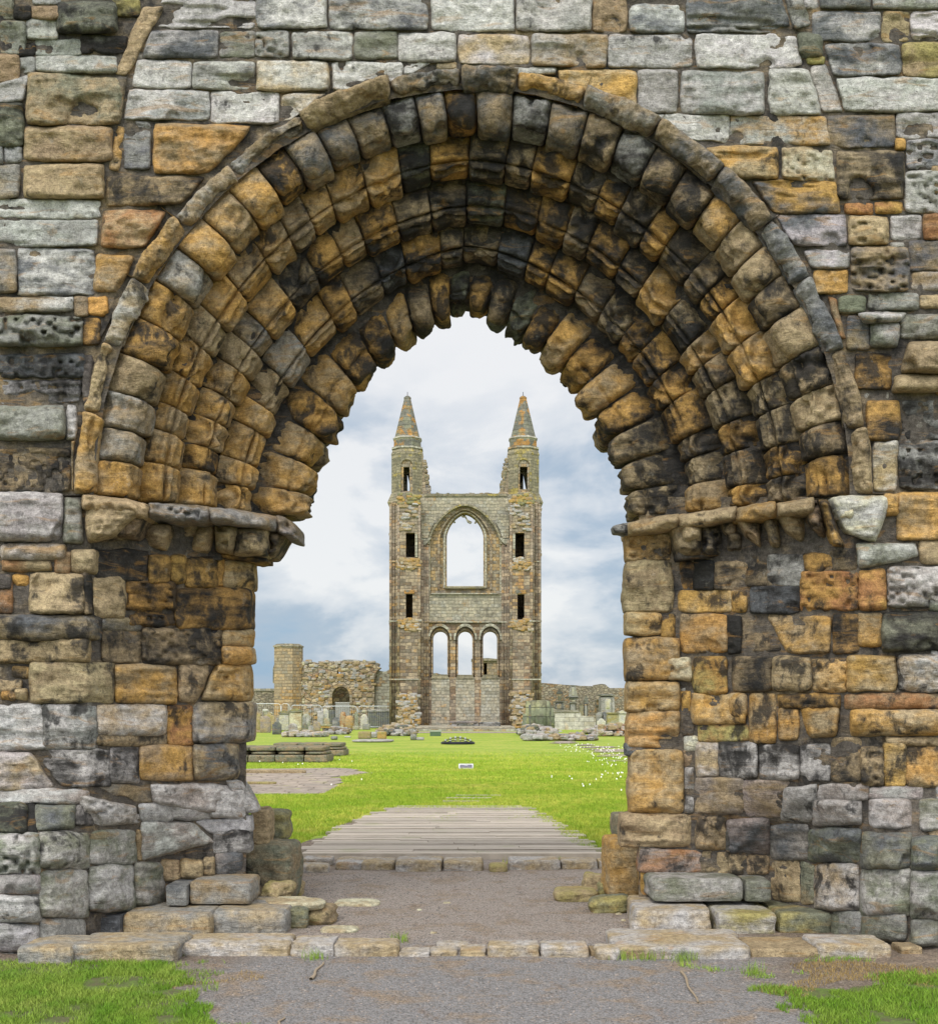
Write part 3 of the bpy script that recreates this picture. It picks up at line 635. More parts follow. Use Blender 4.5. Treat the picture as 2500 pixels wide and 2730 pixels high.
g2 = lambda x, y: tuple(GP(x, y)[:2])
ngon('gravel_path', [(-9, -6), (9, -6), (9, 12.), g2(1700, 2325), g2(1640, 2285), g2(1560, 2268), g2(1480, 2215), g2(1400, 2160), g2(1040, 2158), g2(960, 2190), g2(930, 2185), g2(900, 2222), g2(790, 2255), (-2.2, 13.2), (-9, 12)], .004, GRAVEL, wob=.10)
ngon('worn_earth', [g2(1130, 2098), g2(1210, 2094), g2(1330, 2098), g2(1290, 2112), g2(1180, 2112)], .004, GRAVEL, wob=.5, sub=.5)
def blades(name, pts, h, w, lean=.5, label=None, tone=None, mat=None):
    """pts: (N,2) roots on the ground"""
    N = len(pts); a = RNG.uniform(0, 6.283, N); hh = h*RNG.uniform(.45, 1.25, N); ww = w*RNG.uniform(.7, 1.3, N)
    le = RNG.uniform(0, lean, N); b = RNG.uniform(0, 6.283, N)
    z0 = np.full(N, .0)
    r = np.stack([pts[:, 0], pts[:, 1], z0], -1); s = np.stack([np.cos(a)*ww/2, np.sin(a)*ww/2, z0], -1)
    mid = r+np.stack([np.cos(b)*hh*le*.35, np.sin(b)*hh*le*.35, hh*.6], -1); tip = r+np.stack([np.cos(b)*hh*le, np.sin(b)*hh*le, hh], -1)
    V = np.stack([r-s, r+s, mid-s*.7, mid+s*.7, tip], 1).reshape(-1, 3)
    i = np.arange(N)*5
    T3 = np.stack([i, i+1, i+3, i, i+3, i+2, i+2, i+3, i+4], 1).reshape(-1, 3)
    me = bpy.data.meshes.new(name); me.vertices.add(len(V)); me.vertices.foreach_set('co', V.astype(np.float32).ravel())
    me.loops.add(len(T3)*3); me.loops.foreach_set('vertex_index', T3.astype(np.int32).ravel())
    me.polygons.add(len(T3)); me.polygons.foreach_set('loop_start', np.arange(0, len(T3)*3, 3, dtype=np.int32)); me.update(calc_edges=True)
    tn = np.clip(RNG.normal(.5, .2, N)+(0 if tone is None else tone), 0, 1); at = me.attributes.new('tone', 'FLOAT', 'POINT'); at.data.foreach_set('value', np.repeat(tn, 5).astype(np.float32))
    me.materials.append(mat or BLADE); o = bpy.data.objects.new(name, me); COL.objects.link(o); return tag(o, label, kind='stuff', cat='grass')
def inside(P_, poly):
    x, y = P_[:, 0], P_[:, 1]; r = np.zeros(len(P_), bool); j = len(poly)-1
    for i in range(len(poly)):
        xi, yi = poly[i]; xj, yj = poly[j]
        with np.errstate(divide='ignore', invalid='ignore'): c = ((yi > y) != (yj > y)) & (x < (xj-xi)*(y-yi)/(yj-yi)+xi)
        r ^= c; j = i
    return r
def scatter(poly, dens, wob=.12, seed=0, hole=.0):
    poly = np.array(poly); lo, hi = poly.min(0)-.3, poly.max(0)+.3; N = int((hi-lo).prod()*dens); Q = RNG.uniform(lo, hi, (N, 2))
    p3 = np.concatenate([Q, np.full((N, 1), seed)], 1)
    off = np.stack([fbm(p3*2.2, 4, 5), fbm(p3*2.2, 4, 6)], -1)*wob
    k = inside(Q+off, poly)
    if hole: k &= fbm(p3*2.4, 4, 9) > -1+hole
    return Q[k]
# grass at both front corners and scattered tufts
pl = [(-4.2, 5.2), (-4.2, 8.3), g2(-200, 2570), g2(0, 2575), g2(200, 2566), g2(330, 2572), g2(430, 2592), g2(520, 2640), g2(570, 2700), g2(620, 2760), (-1.05, 5.4)]
pr_ = [(4.2, 5.2), (4.2, 7.8), g2(2500, 2594), g2(2440, 2605), g2(2350, 2622), g2(2250, 2640), g2(2090, 2636), g2(2005, 2640), g2(2060, 2665), g2(2110, 2700), g2(2180, 2760), (2.0, 5.4)]
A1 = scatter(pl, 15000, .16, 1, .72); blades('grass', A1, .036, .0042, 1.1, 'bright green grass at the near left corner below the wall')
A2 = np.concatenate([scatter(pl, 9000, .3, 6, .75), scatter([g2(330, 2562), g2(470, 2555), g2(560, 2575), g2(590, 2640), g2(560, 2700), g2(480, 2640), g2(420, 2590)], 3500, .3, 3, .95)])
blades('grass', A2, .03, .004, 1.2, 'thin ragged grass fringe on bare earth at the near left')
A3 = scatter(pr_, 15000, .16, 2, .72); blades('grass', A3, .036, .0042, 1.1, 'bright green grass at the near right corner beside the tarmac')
A4 = np.concatenate([scatter([g2(1760, 2560), g2(1905, 2572), g2(2090, 2600), g2(2060, 2612), g2(1850, 2592), g2(1745, 2572)], 6000, .25, 4, .7),
    scatter([g2(2110, 2555), g2(2300, 2560), g2(2520, 2580), g2(2480, 2620), g2(2330, 2630), g2(2200, 2600), g2(2060, 2590)], 3800, .35, 5, .75)])
blades('grass', A4, .03, .004, 1.1, 'patchy yellowish grass under the right doorstep slabs', tone=.15)
TURF = bpy.data.materials.new('thin_turf'); TURF.use_nodes = True; n = NT(TURF.node_tree); g = n('NewGeometry').outputs['Position']
c = n.mix(n.ramp(n.noise(g, 7, 6, .7), .42, .58), (.13, .20, .03), (.12, .095, .055)); c = n.mix(n.ramp(n.noise(g, 70, 3, .7), .3, .7), c, (.07, .10, .02)); n('OutputMaterial', i_Surface=n('BsdfPrincipled', i_Base_Color=c, i_Roughness=.95))
ngon('grass_turf', pl, .007, TURF, wob=.2, sub=.1); ngon('grass_turf', pr_, .007, TURF, wob=.2, sub=.1)
DRY = bpy.data.materials.new('dry_grass'); DRY.use_nodes = True; n = NT(DRY.node_tree); t_ = n('Attribute', attribute_name='tone').outputs['Fac']
n('OutputMaterial', i_Surface=n('BsdfPrincipled', i_Base_Color=n.mix(t_, (.16, .10, .035), (.46, .33, .12)), i_Roughness=.8))
A5 = np.concatenate([scatter([g2(2100, 2562), g2(2290, 2562), g2(2520, 2585), g2(2500, 2600), g2(2340, 2628), g2(2210, 2642), g2(2090, 2632), g2(2150, 2600)], 7000, .3, 11, .65), scatter([g2(430, 2560), g2(560, 2562), g2(600, 2600), g2(520, 2640), g2(430, 2590)], 2500, .3, 12, .85)])
blades('grass', A5, .022, .004, 1.3, 'dead orange brown grass between the right slabs and the turf', mat=DRY)
def tuft(x, y, n_, h, r=.05):
    c = GP(x, y); a = RNG.normal(0, r, (n_, 2)); return np.array([c.x, c.y])+a
T_ = np.concatenate([tuft(x, y, 60, .07, .035) for x, y in ((1727, 2556), (1722, 2560), (1795, 2552), (1768, 2556), (1800, 2556), (1840, 2560), (1660, 2560), (1480, 2305), (1492, 2303), (1570, 2308), (1355, 2306), (840, 2560), (1820, 2566), (1068, 2512), (2010, 2600))])
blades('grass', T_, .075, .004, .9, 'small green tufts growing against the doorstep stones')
# lawn seen through the arch
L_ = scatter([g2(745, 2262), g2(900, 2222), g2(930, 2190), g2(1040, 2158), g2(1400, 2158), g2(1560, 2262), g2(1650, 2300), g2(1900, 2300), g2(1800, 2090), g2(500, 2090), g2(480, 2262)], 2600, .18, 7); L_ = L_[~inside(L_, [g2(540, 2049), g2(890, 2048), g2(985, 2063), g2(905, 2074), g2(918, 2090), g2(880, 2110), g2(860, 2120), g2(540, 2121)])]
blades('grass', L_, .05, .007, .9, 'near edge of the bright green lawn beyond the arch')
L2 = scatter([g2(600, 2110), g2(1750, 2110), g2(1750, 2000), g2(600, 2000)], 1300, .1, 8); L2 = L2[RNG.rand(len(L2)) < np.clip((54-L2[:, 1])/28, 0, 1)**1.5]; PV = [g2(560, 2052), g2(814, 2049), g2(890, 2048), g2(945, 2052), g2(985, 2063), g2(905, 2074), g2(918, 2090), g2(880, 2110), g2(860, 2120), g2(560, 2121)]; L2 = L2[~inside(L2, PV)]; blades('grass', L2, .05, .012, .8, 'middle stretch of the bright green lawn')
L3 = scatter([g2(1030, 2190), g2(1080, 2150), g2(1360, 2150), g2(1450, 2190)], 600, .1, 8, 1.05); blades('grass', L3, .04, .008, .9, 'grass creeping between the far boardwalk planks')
# daisies
DM = bpy.data.materials.new('petals'); DM.use_nodes = True; DM.node_tree.nodes['Principled BSDF'].inputs['Base Color'].default_value = (.8, .8, .72, 1)
def daisies(regs):
    pts = np.concatenate([scatter([g2(*q) for q in r], d, 1.0, i_, h) for i_, (r, d, h) in enumerate(regs)]); V = []; Fc = []
    for x, y in pts:
        r = RNG.uniform(.007, .014)*(1+y/90); z = RNG.uniform(.05, .07); k = len(V)
        V += [(x+r*math.cos(a), y+r*math.sin(a), z+.02*math.sin(a)*1) for a in np.arange(6)*1.047]; Fc.append(tuple(range(k, k+6)))
    return plain('daisies', V, Fc, DM)
tag(daisies([(((1500, 1987), (1580, 1987), (1680, 2000), (1690, 2020), (1600, 2020), (1540, 2008), (1490, 1996)), 5, .97), (((1590, 2022), (1700, 2020), (1700, 2050), (1620, 2048)), 9, 1.0), (((1620, 2062), (1700, 2058), (1700, 2082), (1640, 2080)), 12, 1.05), (((1480, 2075), (1700, 2075), (1700, 2120), (1560, 2110)), 3, .9),
    (((700, 2030), (900, 2000), (940, 2040), (700, 2045)), 1.5, .8), (((885, 2085), (935, 2085), (900, 2100), (880, 2100)), 8, .6)]), 'white daisies dotted over the lawn by the right pier', 'daisies', kind='stuff')
# ------------------------------------------------------------------ steps, thresholds and loose stones
def block(mb, x0, x1, yb, h, L, z0=0., code='tb', p=13, skew=0, amp=.05, rz=0., tilt=0.):
    """block whose front foot is at photo row yb; h high, L deep"""
    d = (EYE-z0)*F/(yb-HY); X0, X1 = (x0-CX)/F*d, (x1-CX)/F*d
    rock(mb, ((X0+X1)/2, d+L/2, z0-.02), (X1-X0-.004, L, h+.02), code, rz, p, 16, amp, tilt)
def tsteps(name, label, blocks, cat='step', group=None, parts='slab'):
    e = None; lst = []
    for b in blocks:
        yb = b[2]; z0 = b[5] if len(b) > 5 else 0.; d = (EYE-z0)*F/(yb-HY)
        if e is None: e = thing(name, label, cat, ((b[0]+b[1])/2*d/F-CX*d/F, d+.2, z0), group)
        mb = MB(); kw = b[7] if len(b) > 7 else {}
        block(mb, b[0], b[1], yb, b[3], b[4], z0, b[6] if len(b) > 6 else 'tb', **kw); mb.build(parts, STONE, e)
    return e
tsteps('doorstep', 'lowest worn doorstep slabs along the foot of the left wall', [(40, 190, 2574, .11, .5, 0, 'tg'), (186, 470, 2570, .12, .5, 0, 'tg'), (474, 775, 2552, .09, .42, 0, 'tv', dict(amp=.09))], group='doorsteps')
tsteps('doorstep', 'long second doorstep of three blocks in front of the left jamb', [(230, 322, 2502, .15, .6, 0, 'dk'), (324, 562, 2500, .17, .6, 0, 'gt'), (563, 765, 2492, .17, .75, 0, 'gt')], group='doorsteps')
tsteps('doorstep', 'short upper doorstep against the left jamb foot', [(440, 498, 2409, .13, .4, .20, 'dg'), (500, 668, 2406, .15, .5, .20, 'bg')], group='doorsteps')
tsteps('doorstep', 'upper green stained doorstep against the right jamb foot', [(1738, 1985, 2399, .155, .5, .20, 'nv'), (1988, 2058, 2399, .14, .45, .20, 'ng')], group='doorsteps')
tsteps('doorstep', 'long chipped second doorstep in front of the right jamb', [(1697, 1910, 2488, .16, .85, 0, 'vt', dict(rz=-.07)), (1914, 2072, 2492, .15, .8, 0, 'vy'), (2076, 2222, 2490, .15, .75, 0, 'ny'), (2224, 2292, 2494, .14, .5, 0, 'n')], group='doorsteps')
tsteps('doorstep', 'broad flat doorstep slabs under the right wall beside the gravel', [(1640, 2010, 2560, .08, .75, 0, 'vt', dict(rz=-.03)), (1998, 2190, 2554, .06, .45, 0, 'tb', dict(amp=.1)), (2180, 2380, 2556, .09, .4, 0, 'tv'), (2400, 2460, 2546, .05, .2, 0, 'tb')], group='doorsteps')
tsteps('threshold', 'front kerb of worn threshold stones across the gateway', [(772, 890, 2553, .085, .34, 0, 'tv', dict(amp=.08)), (888, 1062, 2553, .085, .26, 0, 'vt'), (1064, 1145, 2553, .03, .2, 0, 'tv', dict(amp=.14)), (1146, 1222, 2552, .04, .2, 0, 'tv', dict(amp=.14, p=5)),
    (1160, 1250, 2530, .035, .16, 0, 'vt', dict(p=4, amp=.12)), (1224, 1298, 2552, .035, .28, 0, 'tv', dict(amp=.12)), (1300, 1440, 2553, .075, .24, 0, 'vt'), (1442, 1572, 2555, .075, .24, 0, 'vt'), (1574, 1590, 2552, .04, .2, 0, 'b'), (1588, 1657, 2562, .075, .24, 0, 'vt', dict(p=5))], 'threshold')
tsteps('threshold', 'rear kerb of threshold stones in front of the boardwalk', [(785, 875, 2329, .08, .3, 0, 'vt', dict(p=6)), (805, 885, 2310, .08, .3, 0, 'vt'), (890, 975, 2321, .09, .55, 0, 'vt', dict(p=6)), (958, 1051, 2322, .09, .5, 0, 'tv', dict(p=6)), (1053, 1178, 2326, .11, .5, 0, 'vt'),
    (1180, 1288, 2324, .10, .45, 0, 'vt'), (1304, 1354, 2327, .08, .3, 0, 'yt', dict(p=4)), (1356, 1494, 2321, .10, .4, 0, 'vt'), (1496, 1594, 2319, .09, .35, 0, 'vt'), (1596, 1640, 2318, .08, .3, 0, 'vt')], 'threshold')
def boulder(label, x0, x1, yb, h, L, z0=0., code='ty', name='stone_block', **kw):
    d = (EYE-z0)*F/(yb-HY); mb = MB(); block(mb, x0, x1, yb, h, L, z0, code, **kw)
    o = mb.build(name, STONE, None, loc=((((x0+x1)/2)-CX)/F*d, d+L/2, z0)); return tag(o, label, 'stone')
# ------------------------------------------------------------------ loose blocks about the piers
boulder('tall rough block at the foot of the left pier', 650, 782, 2404, .47, .55, .04, 'nbk', p=7, amp=.10, rz=-.12)
boulder('mossy green topped block behind the left pier foot', 682, 762, 2238, .24, .5, .50, 'yn', p=6, amp=.12)
boulder('thin leaning slab against the left pier foot', 652, 716, 2262, .30, .14, .46, 'tb', p=7, amp=.08, tilt=.42) if False else None
boulder('leaning pale stone against the left pier foot', 662, 720, 2254, .30, .30, .5, 'tb', p=5, amp=.1)
boulder('broken rocky end of the left second doorstep', 755, 892, 2470, .13, .42, .0, 'ybk', p=4, amp=.2)
boulder('small mossy lump tucked under the left doorstep end', 762, 820, 2478, .15, .12, 0, 'yn', p=4, amp=.15)
boulder('flat pale slab let into the gravel near the left step', 890, 1008, 2419, .03, .34, 0, 'ct', p=4, amp=.14)
boulder('flat sandy slab in the gravel below the left step', 850, 952, 2490, .03, .22, 0, 'ct', p=4, amp=.14)
boulder('small flat stone at the left edge of the gravel', 858, 896, 2462, .03, .12, 0, 'tb', p=4, amp=.14)
boulder('low rubble beside the tall left block', 690, 770, 2398, .12, .3, .14, 'ty', p=4, amp=.25)
boulder('chunk of pale rubble right of the tall left block', 768, 806, 2392, .13, .2, .0, 'ty', p=4, amp=.25)
boulder('flat rubble ledge above the left doorstep', 700, 860, 2424, .05, .35, .13, 'tc', p=4, amp=.2)
boulder('tall ochre and lichen block at the foot of the right pier', 1620, 1706, 2396, .50, .5, .05, 'otn', p=8, amp=.09, rz=.1)
boulder('grey green ledge block above the right pier foot', 1640, 1700, 2236, .20, .5, .52, 'nt', p=7, amp=.09)
boulder('broad flat boulder at the right edge of the gravel', 1482, 1598, 2407, .09, .42, 0, 'tyb', p=5, amp=.1)
boulder('squarish boulder leaning on the right pier foot', 1558, 1622, 2374, .13, .3, 0, 'tyb', p=5, amp=.1, tilt=.15)
boulder('small greenish boulder wedged between two others', 1596, 1640, 2396, .13, .2, 0, 'nyb', p=4, amp=.12)
boulder('mossy wedge shaped boulder before the right pier', 1575, 1682, 2438, .13, .3, 0, 'nyt', p=4, amp=.14, tilt=-.12)
boulder('thin slab upright between right pier and doorstep', 1708, 1728, 2392, .40, .2, .04, 'or', p=6, amp=.1)
for x, y, s_, l in ((1640, 2441, 20, 'small pebble stone on dirt below the right pier'), (1655, 2458, 16, 'second small stone on dirt below the right pier'), (1110, 2430, 16, 'pale pebble in the middle of the gravel'), (1180, 2411, 22, 'flat pale chip in the gravel beyond the middle'), (1145, 2492, 20, 'flat chip just behind the front kerb')):
    boulder(l, x, x+s_, y, .015, .05, 0, 'tc', name='pebble', p=3, amp=.15)
# loose pebbles
def pebbles(name, label, poly, dens, s0, s1, mat):
    A_ = scatter(poly, dens, .2, 21); V = []; Fc = []
    for x, y in A_:
        r = RNG.uniform(s0, s1); k = len(V); a0 = RNG.uniform(0, 1)
        V += [(x+r*math.cos(a0+a*1.257)*RNG.uniform(.7, 1.2), y+r*math.sin(a0+a*1.257)*RNG.uniform(.7, 1.2), .004) for a in range(5)]+[(x+RNG.uniform(-.3, .3)*r, y+RNG.uniform(-.3, .3)*r, .004+r*RNG.uniform(.4, .8))]
        Fc += [(k+a, k+(a+1) % 5, k+5) for a in range(5)]
    tag(plain(name, V, Fc, mat), label, 'gravel', kind='stuff')
def flatmat(name, c1, c2):
    m = bpy.data.materials.new(name); m.use_nodes = True; n = NT(m.node_tree); g = n('NewGeometry').outputs['Position']
    n('OutputMaterial', i_Surface=n('BsdfPrincipled', i_Base_Color=n.mix(n.ramp(n.noise(g, 14, 2), .4, .6), c1, c2), i_Roughness=.9)); return m
GP_ = [g2(560, 2740), g2(2100, 2740), g2(2250, 2570), g2(1700, 2560), g2(1640, 2330), g2(790, 2330), g2(800, 2560), g2(420, 2570)]
pebbles('pebbles', 'pale loose pebbles scattered over the path', GP_, 60, .004, .009, flatmat('pale_pebble', (.28, .25, .22), (.36, .30, .26)))
pebbles('pebbles', 'dark loose grit scattered over the path', GP_, 700, .003, .009, flatmat('dark_pebble', (.10, .095, .09), (.22, .18, .15)))
# twigs
WOODM = bpy.data.materials.new('dry_twig'); WOODM.use_nodes = True; WOODM.node_tree.nodes['Principled BSDF'].inputs['Base Color'].default_value = (.34, .26, .17, 1)
def twig(label, pts, r):
    V = []; Fc = []; pts = [GP(x, y, .012) for x, y in pts]; pts = [pts[0].lerp(pts[-1], t)+Vector((math.sin(t*9)*.008, math.cos(t*7)*.008, .003*math.sin(t*5))) for t in np.linspace(0, 1, 9)]
    d = (pts[-1]-pts[0]).normalized(); s_ = Vector((-d.y, d.x, 0))
    for i_, p_ in enumerate(pts):
        for a in range(6): V.append(p_+s_*math.cos(a*1.047)*r*(1-.06*i_)+Vector((0, 0, 1))*math.sin(a*1.047)*r*(1-.06*i_))
    for i_ in range(len(pts)-1):
        for a in range(6): Fc.append((i_*6+a, i_*6+(a+1) % 6, i_*6+6+(a+1) % 6, i_*6+6+a))
    tag(plain('twig', V, Fc, WOODM, smooth=True), label, 'twig', 'dry twigs on the tarmac')
twig('dry twig on the tarmac left of centre by the kerb', [(828, 2612), (861, 2566)], .011)
twig('long straight dry twig on the tarmac at right', [(1816, 2592), (1860, 2673)], .009)
twig('short twig at the bottom edge of the tarmac', [(738, 2738), (756, 2712)], .008)
# ------------------------------------------------------------------ boardwalk
def wood_mat():
    m = bpy.data.materials.new('weathered_boards'); m.use_nodes = True; n = NT(m.node_tree)
    g = n('NewGeometry').outputs['Position']; a = n.noise(n.scale(g, (2, 30, 1)), 1.5, 5, .6); b = n.noise(g, 1.7, 4, .6)
    o = n('ObjectInfo').outputs['Random']
    c = n.mix(n.ramp(a, .3, .7), (.34, .29, .235), (.52, .455, .38)); c = n.mix(n.math('MULTIPLY', n.ramp(b, .55, .7), .4), c, (.30, .31, .16))
    t = n.ramp(o, 0, 1, .78, 1.2, False); c = n.mix(1., c, n('CombineColor', i_0=t, i_1=t, i_2=t), 'MULTIPLY')
    bs = n('BsdfPrincipled', i_Base_Color=c, i_Roughness=.8, i_Normal=n('Bump', i_Strength=.4, i_Distance=.01, i_Height=a)); n('OutputMaterial', i_Surface=bs); return m
WOOD = wood_mat()
def box(name, x0, x1, y0, y1, z0, z1, mat, parent=None, taper=0.):
    V = [(x0, y0, z0), (x1, y0, z0), (x1, y1, z0), (x0, y1, z0), (x0+taper, y0+taper, z1), (x1-taper, y0+taper, z1), (x1-taper, y1-taper, z1), (x0+taper, y1-taper, z1)]
    if parent is not None: V = [Vector(v)-parent.location for v in V]
    return plain(name, V, [(3, 2, 1, 0), (4, 5, 6, 7), (0, 1, 5, 4), (1, 2, 6, 5), (2, 3, 7, 6), (3, 0, 4, 7)], mat, parent)
BW = thing('boardwalk', 'weathered timber boardwalk of cross planks narrowing towards the lawn', 'boardwalk', (0, 17.5, 0))
Y = 13.95; i_ = 0
while Y < 21.4:
    dp = .205; f_ = (Y-13.95)/7.55
    xl = -1.90+f_*.68+RNG.uniform(-.12, .1)*(1 if i_ else 0)-.15*(f_ > .0)*math.sin(f_*3); xr = 1.50-f_*.62+RNG.uniform(-.1, .12)+.1*math.sin(f_*3)
    cut = [xl]+([RNG.uniform(-.9, .9)] if RNG.rand() < .7 else [])+[xr]
    for a, b in zip(cut, cut[1:]):
        h0 = .028+RNG.uniform(-.006, .01); zt_ = h0; box('plank', a+.004, b-.004, Y+RNG.uniform(0, .012), Y+dp*RNG.uniform(.74, .86), .004, zt_, WOOD, BW)
    Y += dp; i_ += 1
box('edge_board', -2.15, 1.55, 13.82, 13.90, .0, .07, WOOD, BW)
for (x0, x1, y) in ((1190, 1310, 2132), (1215, 1335, 2125), (1180, 1280, 2141)):
    d = GY(y); box('plank', (x0-CX)/F*d, (x1-CX)/F*d, d, d+.1, .0, .035, WOOD, BW)
# ------------------------------------------------------------------ paving and column bases on the lawn
def brick_mat(name, c1, c2, mort, patches=(), bw=.62, bh=.31, noise=.0, msize=.018, rub=False, flat=False, bumpd=.06, zgrad=None):
    m = bpy.data.materials.new(name); m.use_nodes = True; n = NT(m.node_tree)
    g = n('NewGeometry').outputs['Position']; s_ = n('SeparateXYZ', i_0=g)
    if flat: vec = g
    else: vec = n('CombineXYZ', i_0=n.math('ADD', s_.outputs[0], s_.outputs[1]), i_1=s_.outputs[2], i_2=0.)
    wob = n.noise(g, 2.2, 3, .6, 0, True)
    vec = n('VectorMath', operation='MULTIPLY_ADD', i_0=wob, i_1=(noise, noise, 0), i_2=vec)
    if rub:
        v2 = n.scale(vec, (1/bw, 1/bh, 1)); vo = n('TexVoronoi', i_Vector=v2, i_Scale=1.); ve = n('TexVoronoi', feature='DISTANCE_TO_EDGE', i_Vector=v2, i_Scale=1.)
        rnd = n('SeparateColor', i_0=vo.outputs['Color']); r1, r2 = rnd.outputs[0], rnd.outputs[1]; mo = n.ramp(ve.outputs['Distance'], .03, .10, 1, 0)
    else:
        br = n('TexBrick', offset=.5, squash=.7, squash_frequency=3, i_Vector=vec, i_Color1=(0, 0, 0), i_Color2=(1, 1, 1), i_Mortar=(0, 0, 0), i_Scale=1., i_Mortar_Size=msize, i_Brick_Width=bw, i_Row_Height=bh, i_Mortar_Smooth=.3, i_Bias=0.)
        r1 = n('SeparateColor', i_0=br.outputs['Color']).outputs[0]; mo = br.outputs['Fac']
        r2 = n('TexWhiteNoise', noise_dimensions='2D', i_Vector=n('VectorMath', operation='FLOOR', i_0=n.scale(vec, (1/bw, 1/bh, 1)))).outputs[0]
    c = n.mix(r1, c1, c2)
    for (pc, sc_, th, mixv, perb) in patches:
        f_ = n.ramp(n.math('ADD', n.noise(g, sc_, 5, .62, .3), n.math('MULTIPLY', n.math('SUBTRACT', r2, .5), perb)), th-.03, th+.05)
        c = n.mix(n.math('MULTIPLY', f_, mixv), c, pc)
    if zgrad:
        z0, z1, zc, amt = zgrad; f_ = n.ramp(n.math('ADD', s_.outputs[2], n.math('MULTIPLY', n.math('SUBTRACT', n.noise(g, .5, 4, .6), .5), 8.)), z0, z1)
        c = n.mix(n.math('MULTIPLY', f_, amt), c, zc)
    t = n.ramp(n.noise(g, 3.1, 6, .7), .3, .7, .62, 1.34, False); c = n.mix(1., c, n('CombineColor', i_0=t, i_1=t, i_2=t), 'MULTIPLY')
    c = n.mix(n.math('MULTIPLY', mo, .75), c, mort)
    h = n.math('ADD', n.math('MULTIPLY', mo, -1.), n.math('ADD', n.math('MULTIPLY', n.noise(g, 5, 5, .7), .9), n.math('MULTIPLY', r2, .5)))
    bs = n('BsdfPrincipled', i_Base_Color=c, i_Roughness=.92, i_Normal=n('Bump', i_Strength=.9, i_Distance=bumpd, i_Height=h)); bs.inputs['Specular IOR Level'].default_value = .15
    n('OutputMaterial', i_Surface=bs); return m
PAVE = brick_mat('paving', (.40, .33, .27), (.30, .26, .22), (.12, .10, .07), [((.38, .40, .12), 1.6, .62, .5, .0)], .9, .42, .25, .02, flat=True, bumpd=.04)
ngon('paving', [g2(560, 2052), g2(814, 2049), g2(890, 2048), g2(945, 2052), g2(985, 2063), g2(905, 2074), g2(918, 2090), g2(880, 2110), g2(860, 2120), g2(560, 2121)], .012, PAVE, wob=.3)
ngon('paving', [g2(1085, 1951), g2(1420, 1951), g2(1430, 1955), g2(1085, 1955)], .01, PAVE, wob=.1)
def gs(mb, x0, x1, yb, ytop, L, code, p=8, amp=.06, z0=None, **kw):
    """block with its foot at yb (photo row) and its top edge at ytop"""
    d = GY(yb) if z0 is None else z0[0]; zb = 0 if z0 is None else z0[1]
    zt_ = EYE-(ytop-HY)/F*d; X0, X1 = (x0-CX)/F*d, (x1-CX)/F*d
    rock(mb, ((X0+X1)/2, d+L/2, zb), (X1-X0, L, zt_-zb), code, kw.get('rz', 0), p, kw.get('n', 8), amp); return d
def base_stone(label, xs, yb, yt, code, L=2.4):
    d = GY(yb); e = thing('column_base', label, 'column base', ((xs[0]+xs[-1])/2*d/F-CX*d/F, d+L/2, 0), 'moulded bases of lost columns')
    h = EYE-(yt-HY)/F*d
    for nm, z0, z1, ins, p in (('plinth', 0, .50*h, 0, 12), ('roll', .47*h, .72*h, .02, 3.2), ('cap', .70*h, 1.0*h, .10, 7)):
        for i_, (a, b) in enumerate(zip(xs, xs[1:])):
            mb = MB(); X0, X1 = (a-CX)/F*d, (b-CX)/F*d; l_ = ins if i_ == 0 else 0; r_ = ins if i_ == len(xs)-2 else 0
            rock(mb, ((X0+X1+l_-r_)/2, d+L/2, z0), (X1-X0-l_-r_+.01, L-2*ins, z1-z0), code, 0, p, 12, .04); mb.build(nm, STONE, e)
base_stone('near moulded column base with dark weathered top on the left lawn', [560, 661, 732, 809, 871], 2035, 1991, 'nbk', 2.2)
base_stone('farther moulded column base behind the near one on the left lawn', [717, 790, 860, 916], 2017, 1982, 'bnk', 2.2)
def single(name, label, cat, x0, x1, yb, yt, L, code, mat=STONE, group=None, **kw):
    mb = MB(); d = gs(mb, x0, x1, yb, yt, L, code, **kw); return tag(mb.build(name, mat, None, loc=(((x0+x1)/2-CX)/F*d, d+L/2, 0)), label, cat, group)
single('kerb_stone', 'long low kerb across the paved patch on the left', 'kerb', 600, 814, 2063, 2053, .25, 'bt', amp=.03)
single('kerb_stone', 'short broken kerb on the near part of the paved patch', 'kerb', 600, 733, 2093, 2085, .2, 'yb', amp=.04)
single('stone_block', 'left yellow lichened block on the flat ruin slab', 'stone', 953, 988, 1970, 1951, .9, 'yb')
single('stone_block', 'right ochre lichened block on the flat ruin slab', 'stone', 1004, 1029, 1972, 1951, .9, 'yo')
single('stone_block', 'rough grey stone between two lichened blocks', 'stone', 984, 1006, 1968, 1952, .7, 'gv', p=4, amp=.15)
single('stone_slab', 'flat slab of broken stone under the lichened blocks', 'stone', 935, 1042, 1980, 1973, 3., 'vg', p=4, amp=.1)
single('stone_block', 'grey upright broken stone on the lawn left of the grate', 'stone', 1093, 1110, 1974, 1959, .6, 'gn', p=5)
single('stone_block', 'low grey stone beside the upright broken stone', 'stone', 1109, 1130, 1974, 1966, .6, 'gv', p=5)
single('stone_block', 'lone dark boulder on the lawn before the gravestones', 'stone', 881, 899, 1973, 1963, .5, 'gn', p=3.5)
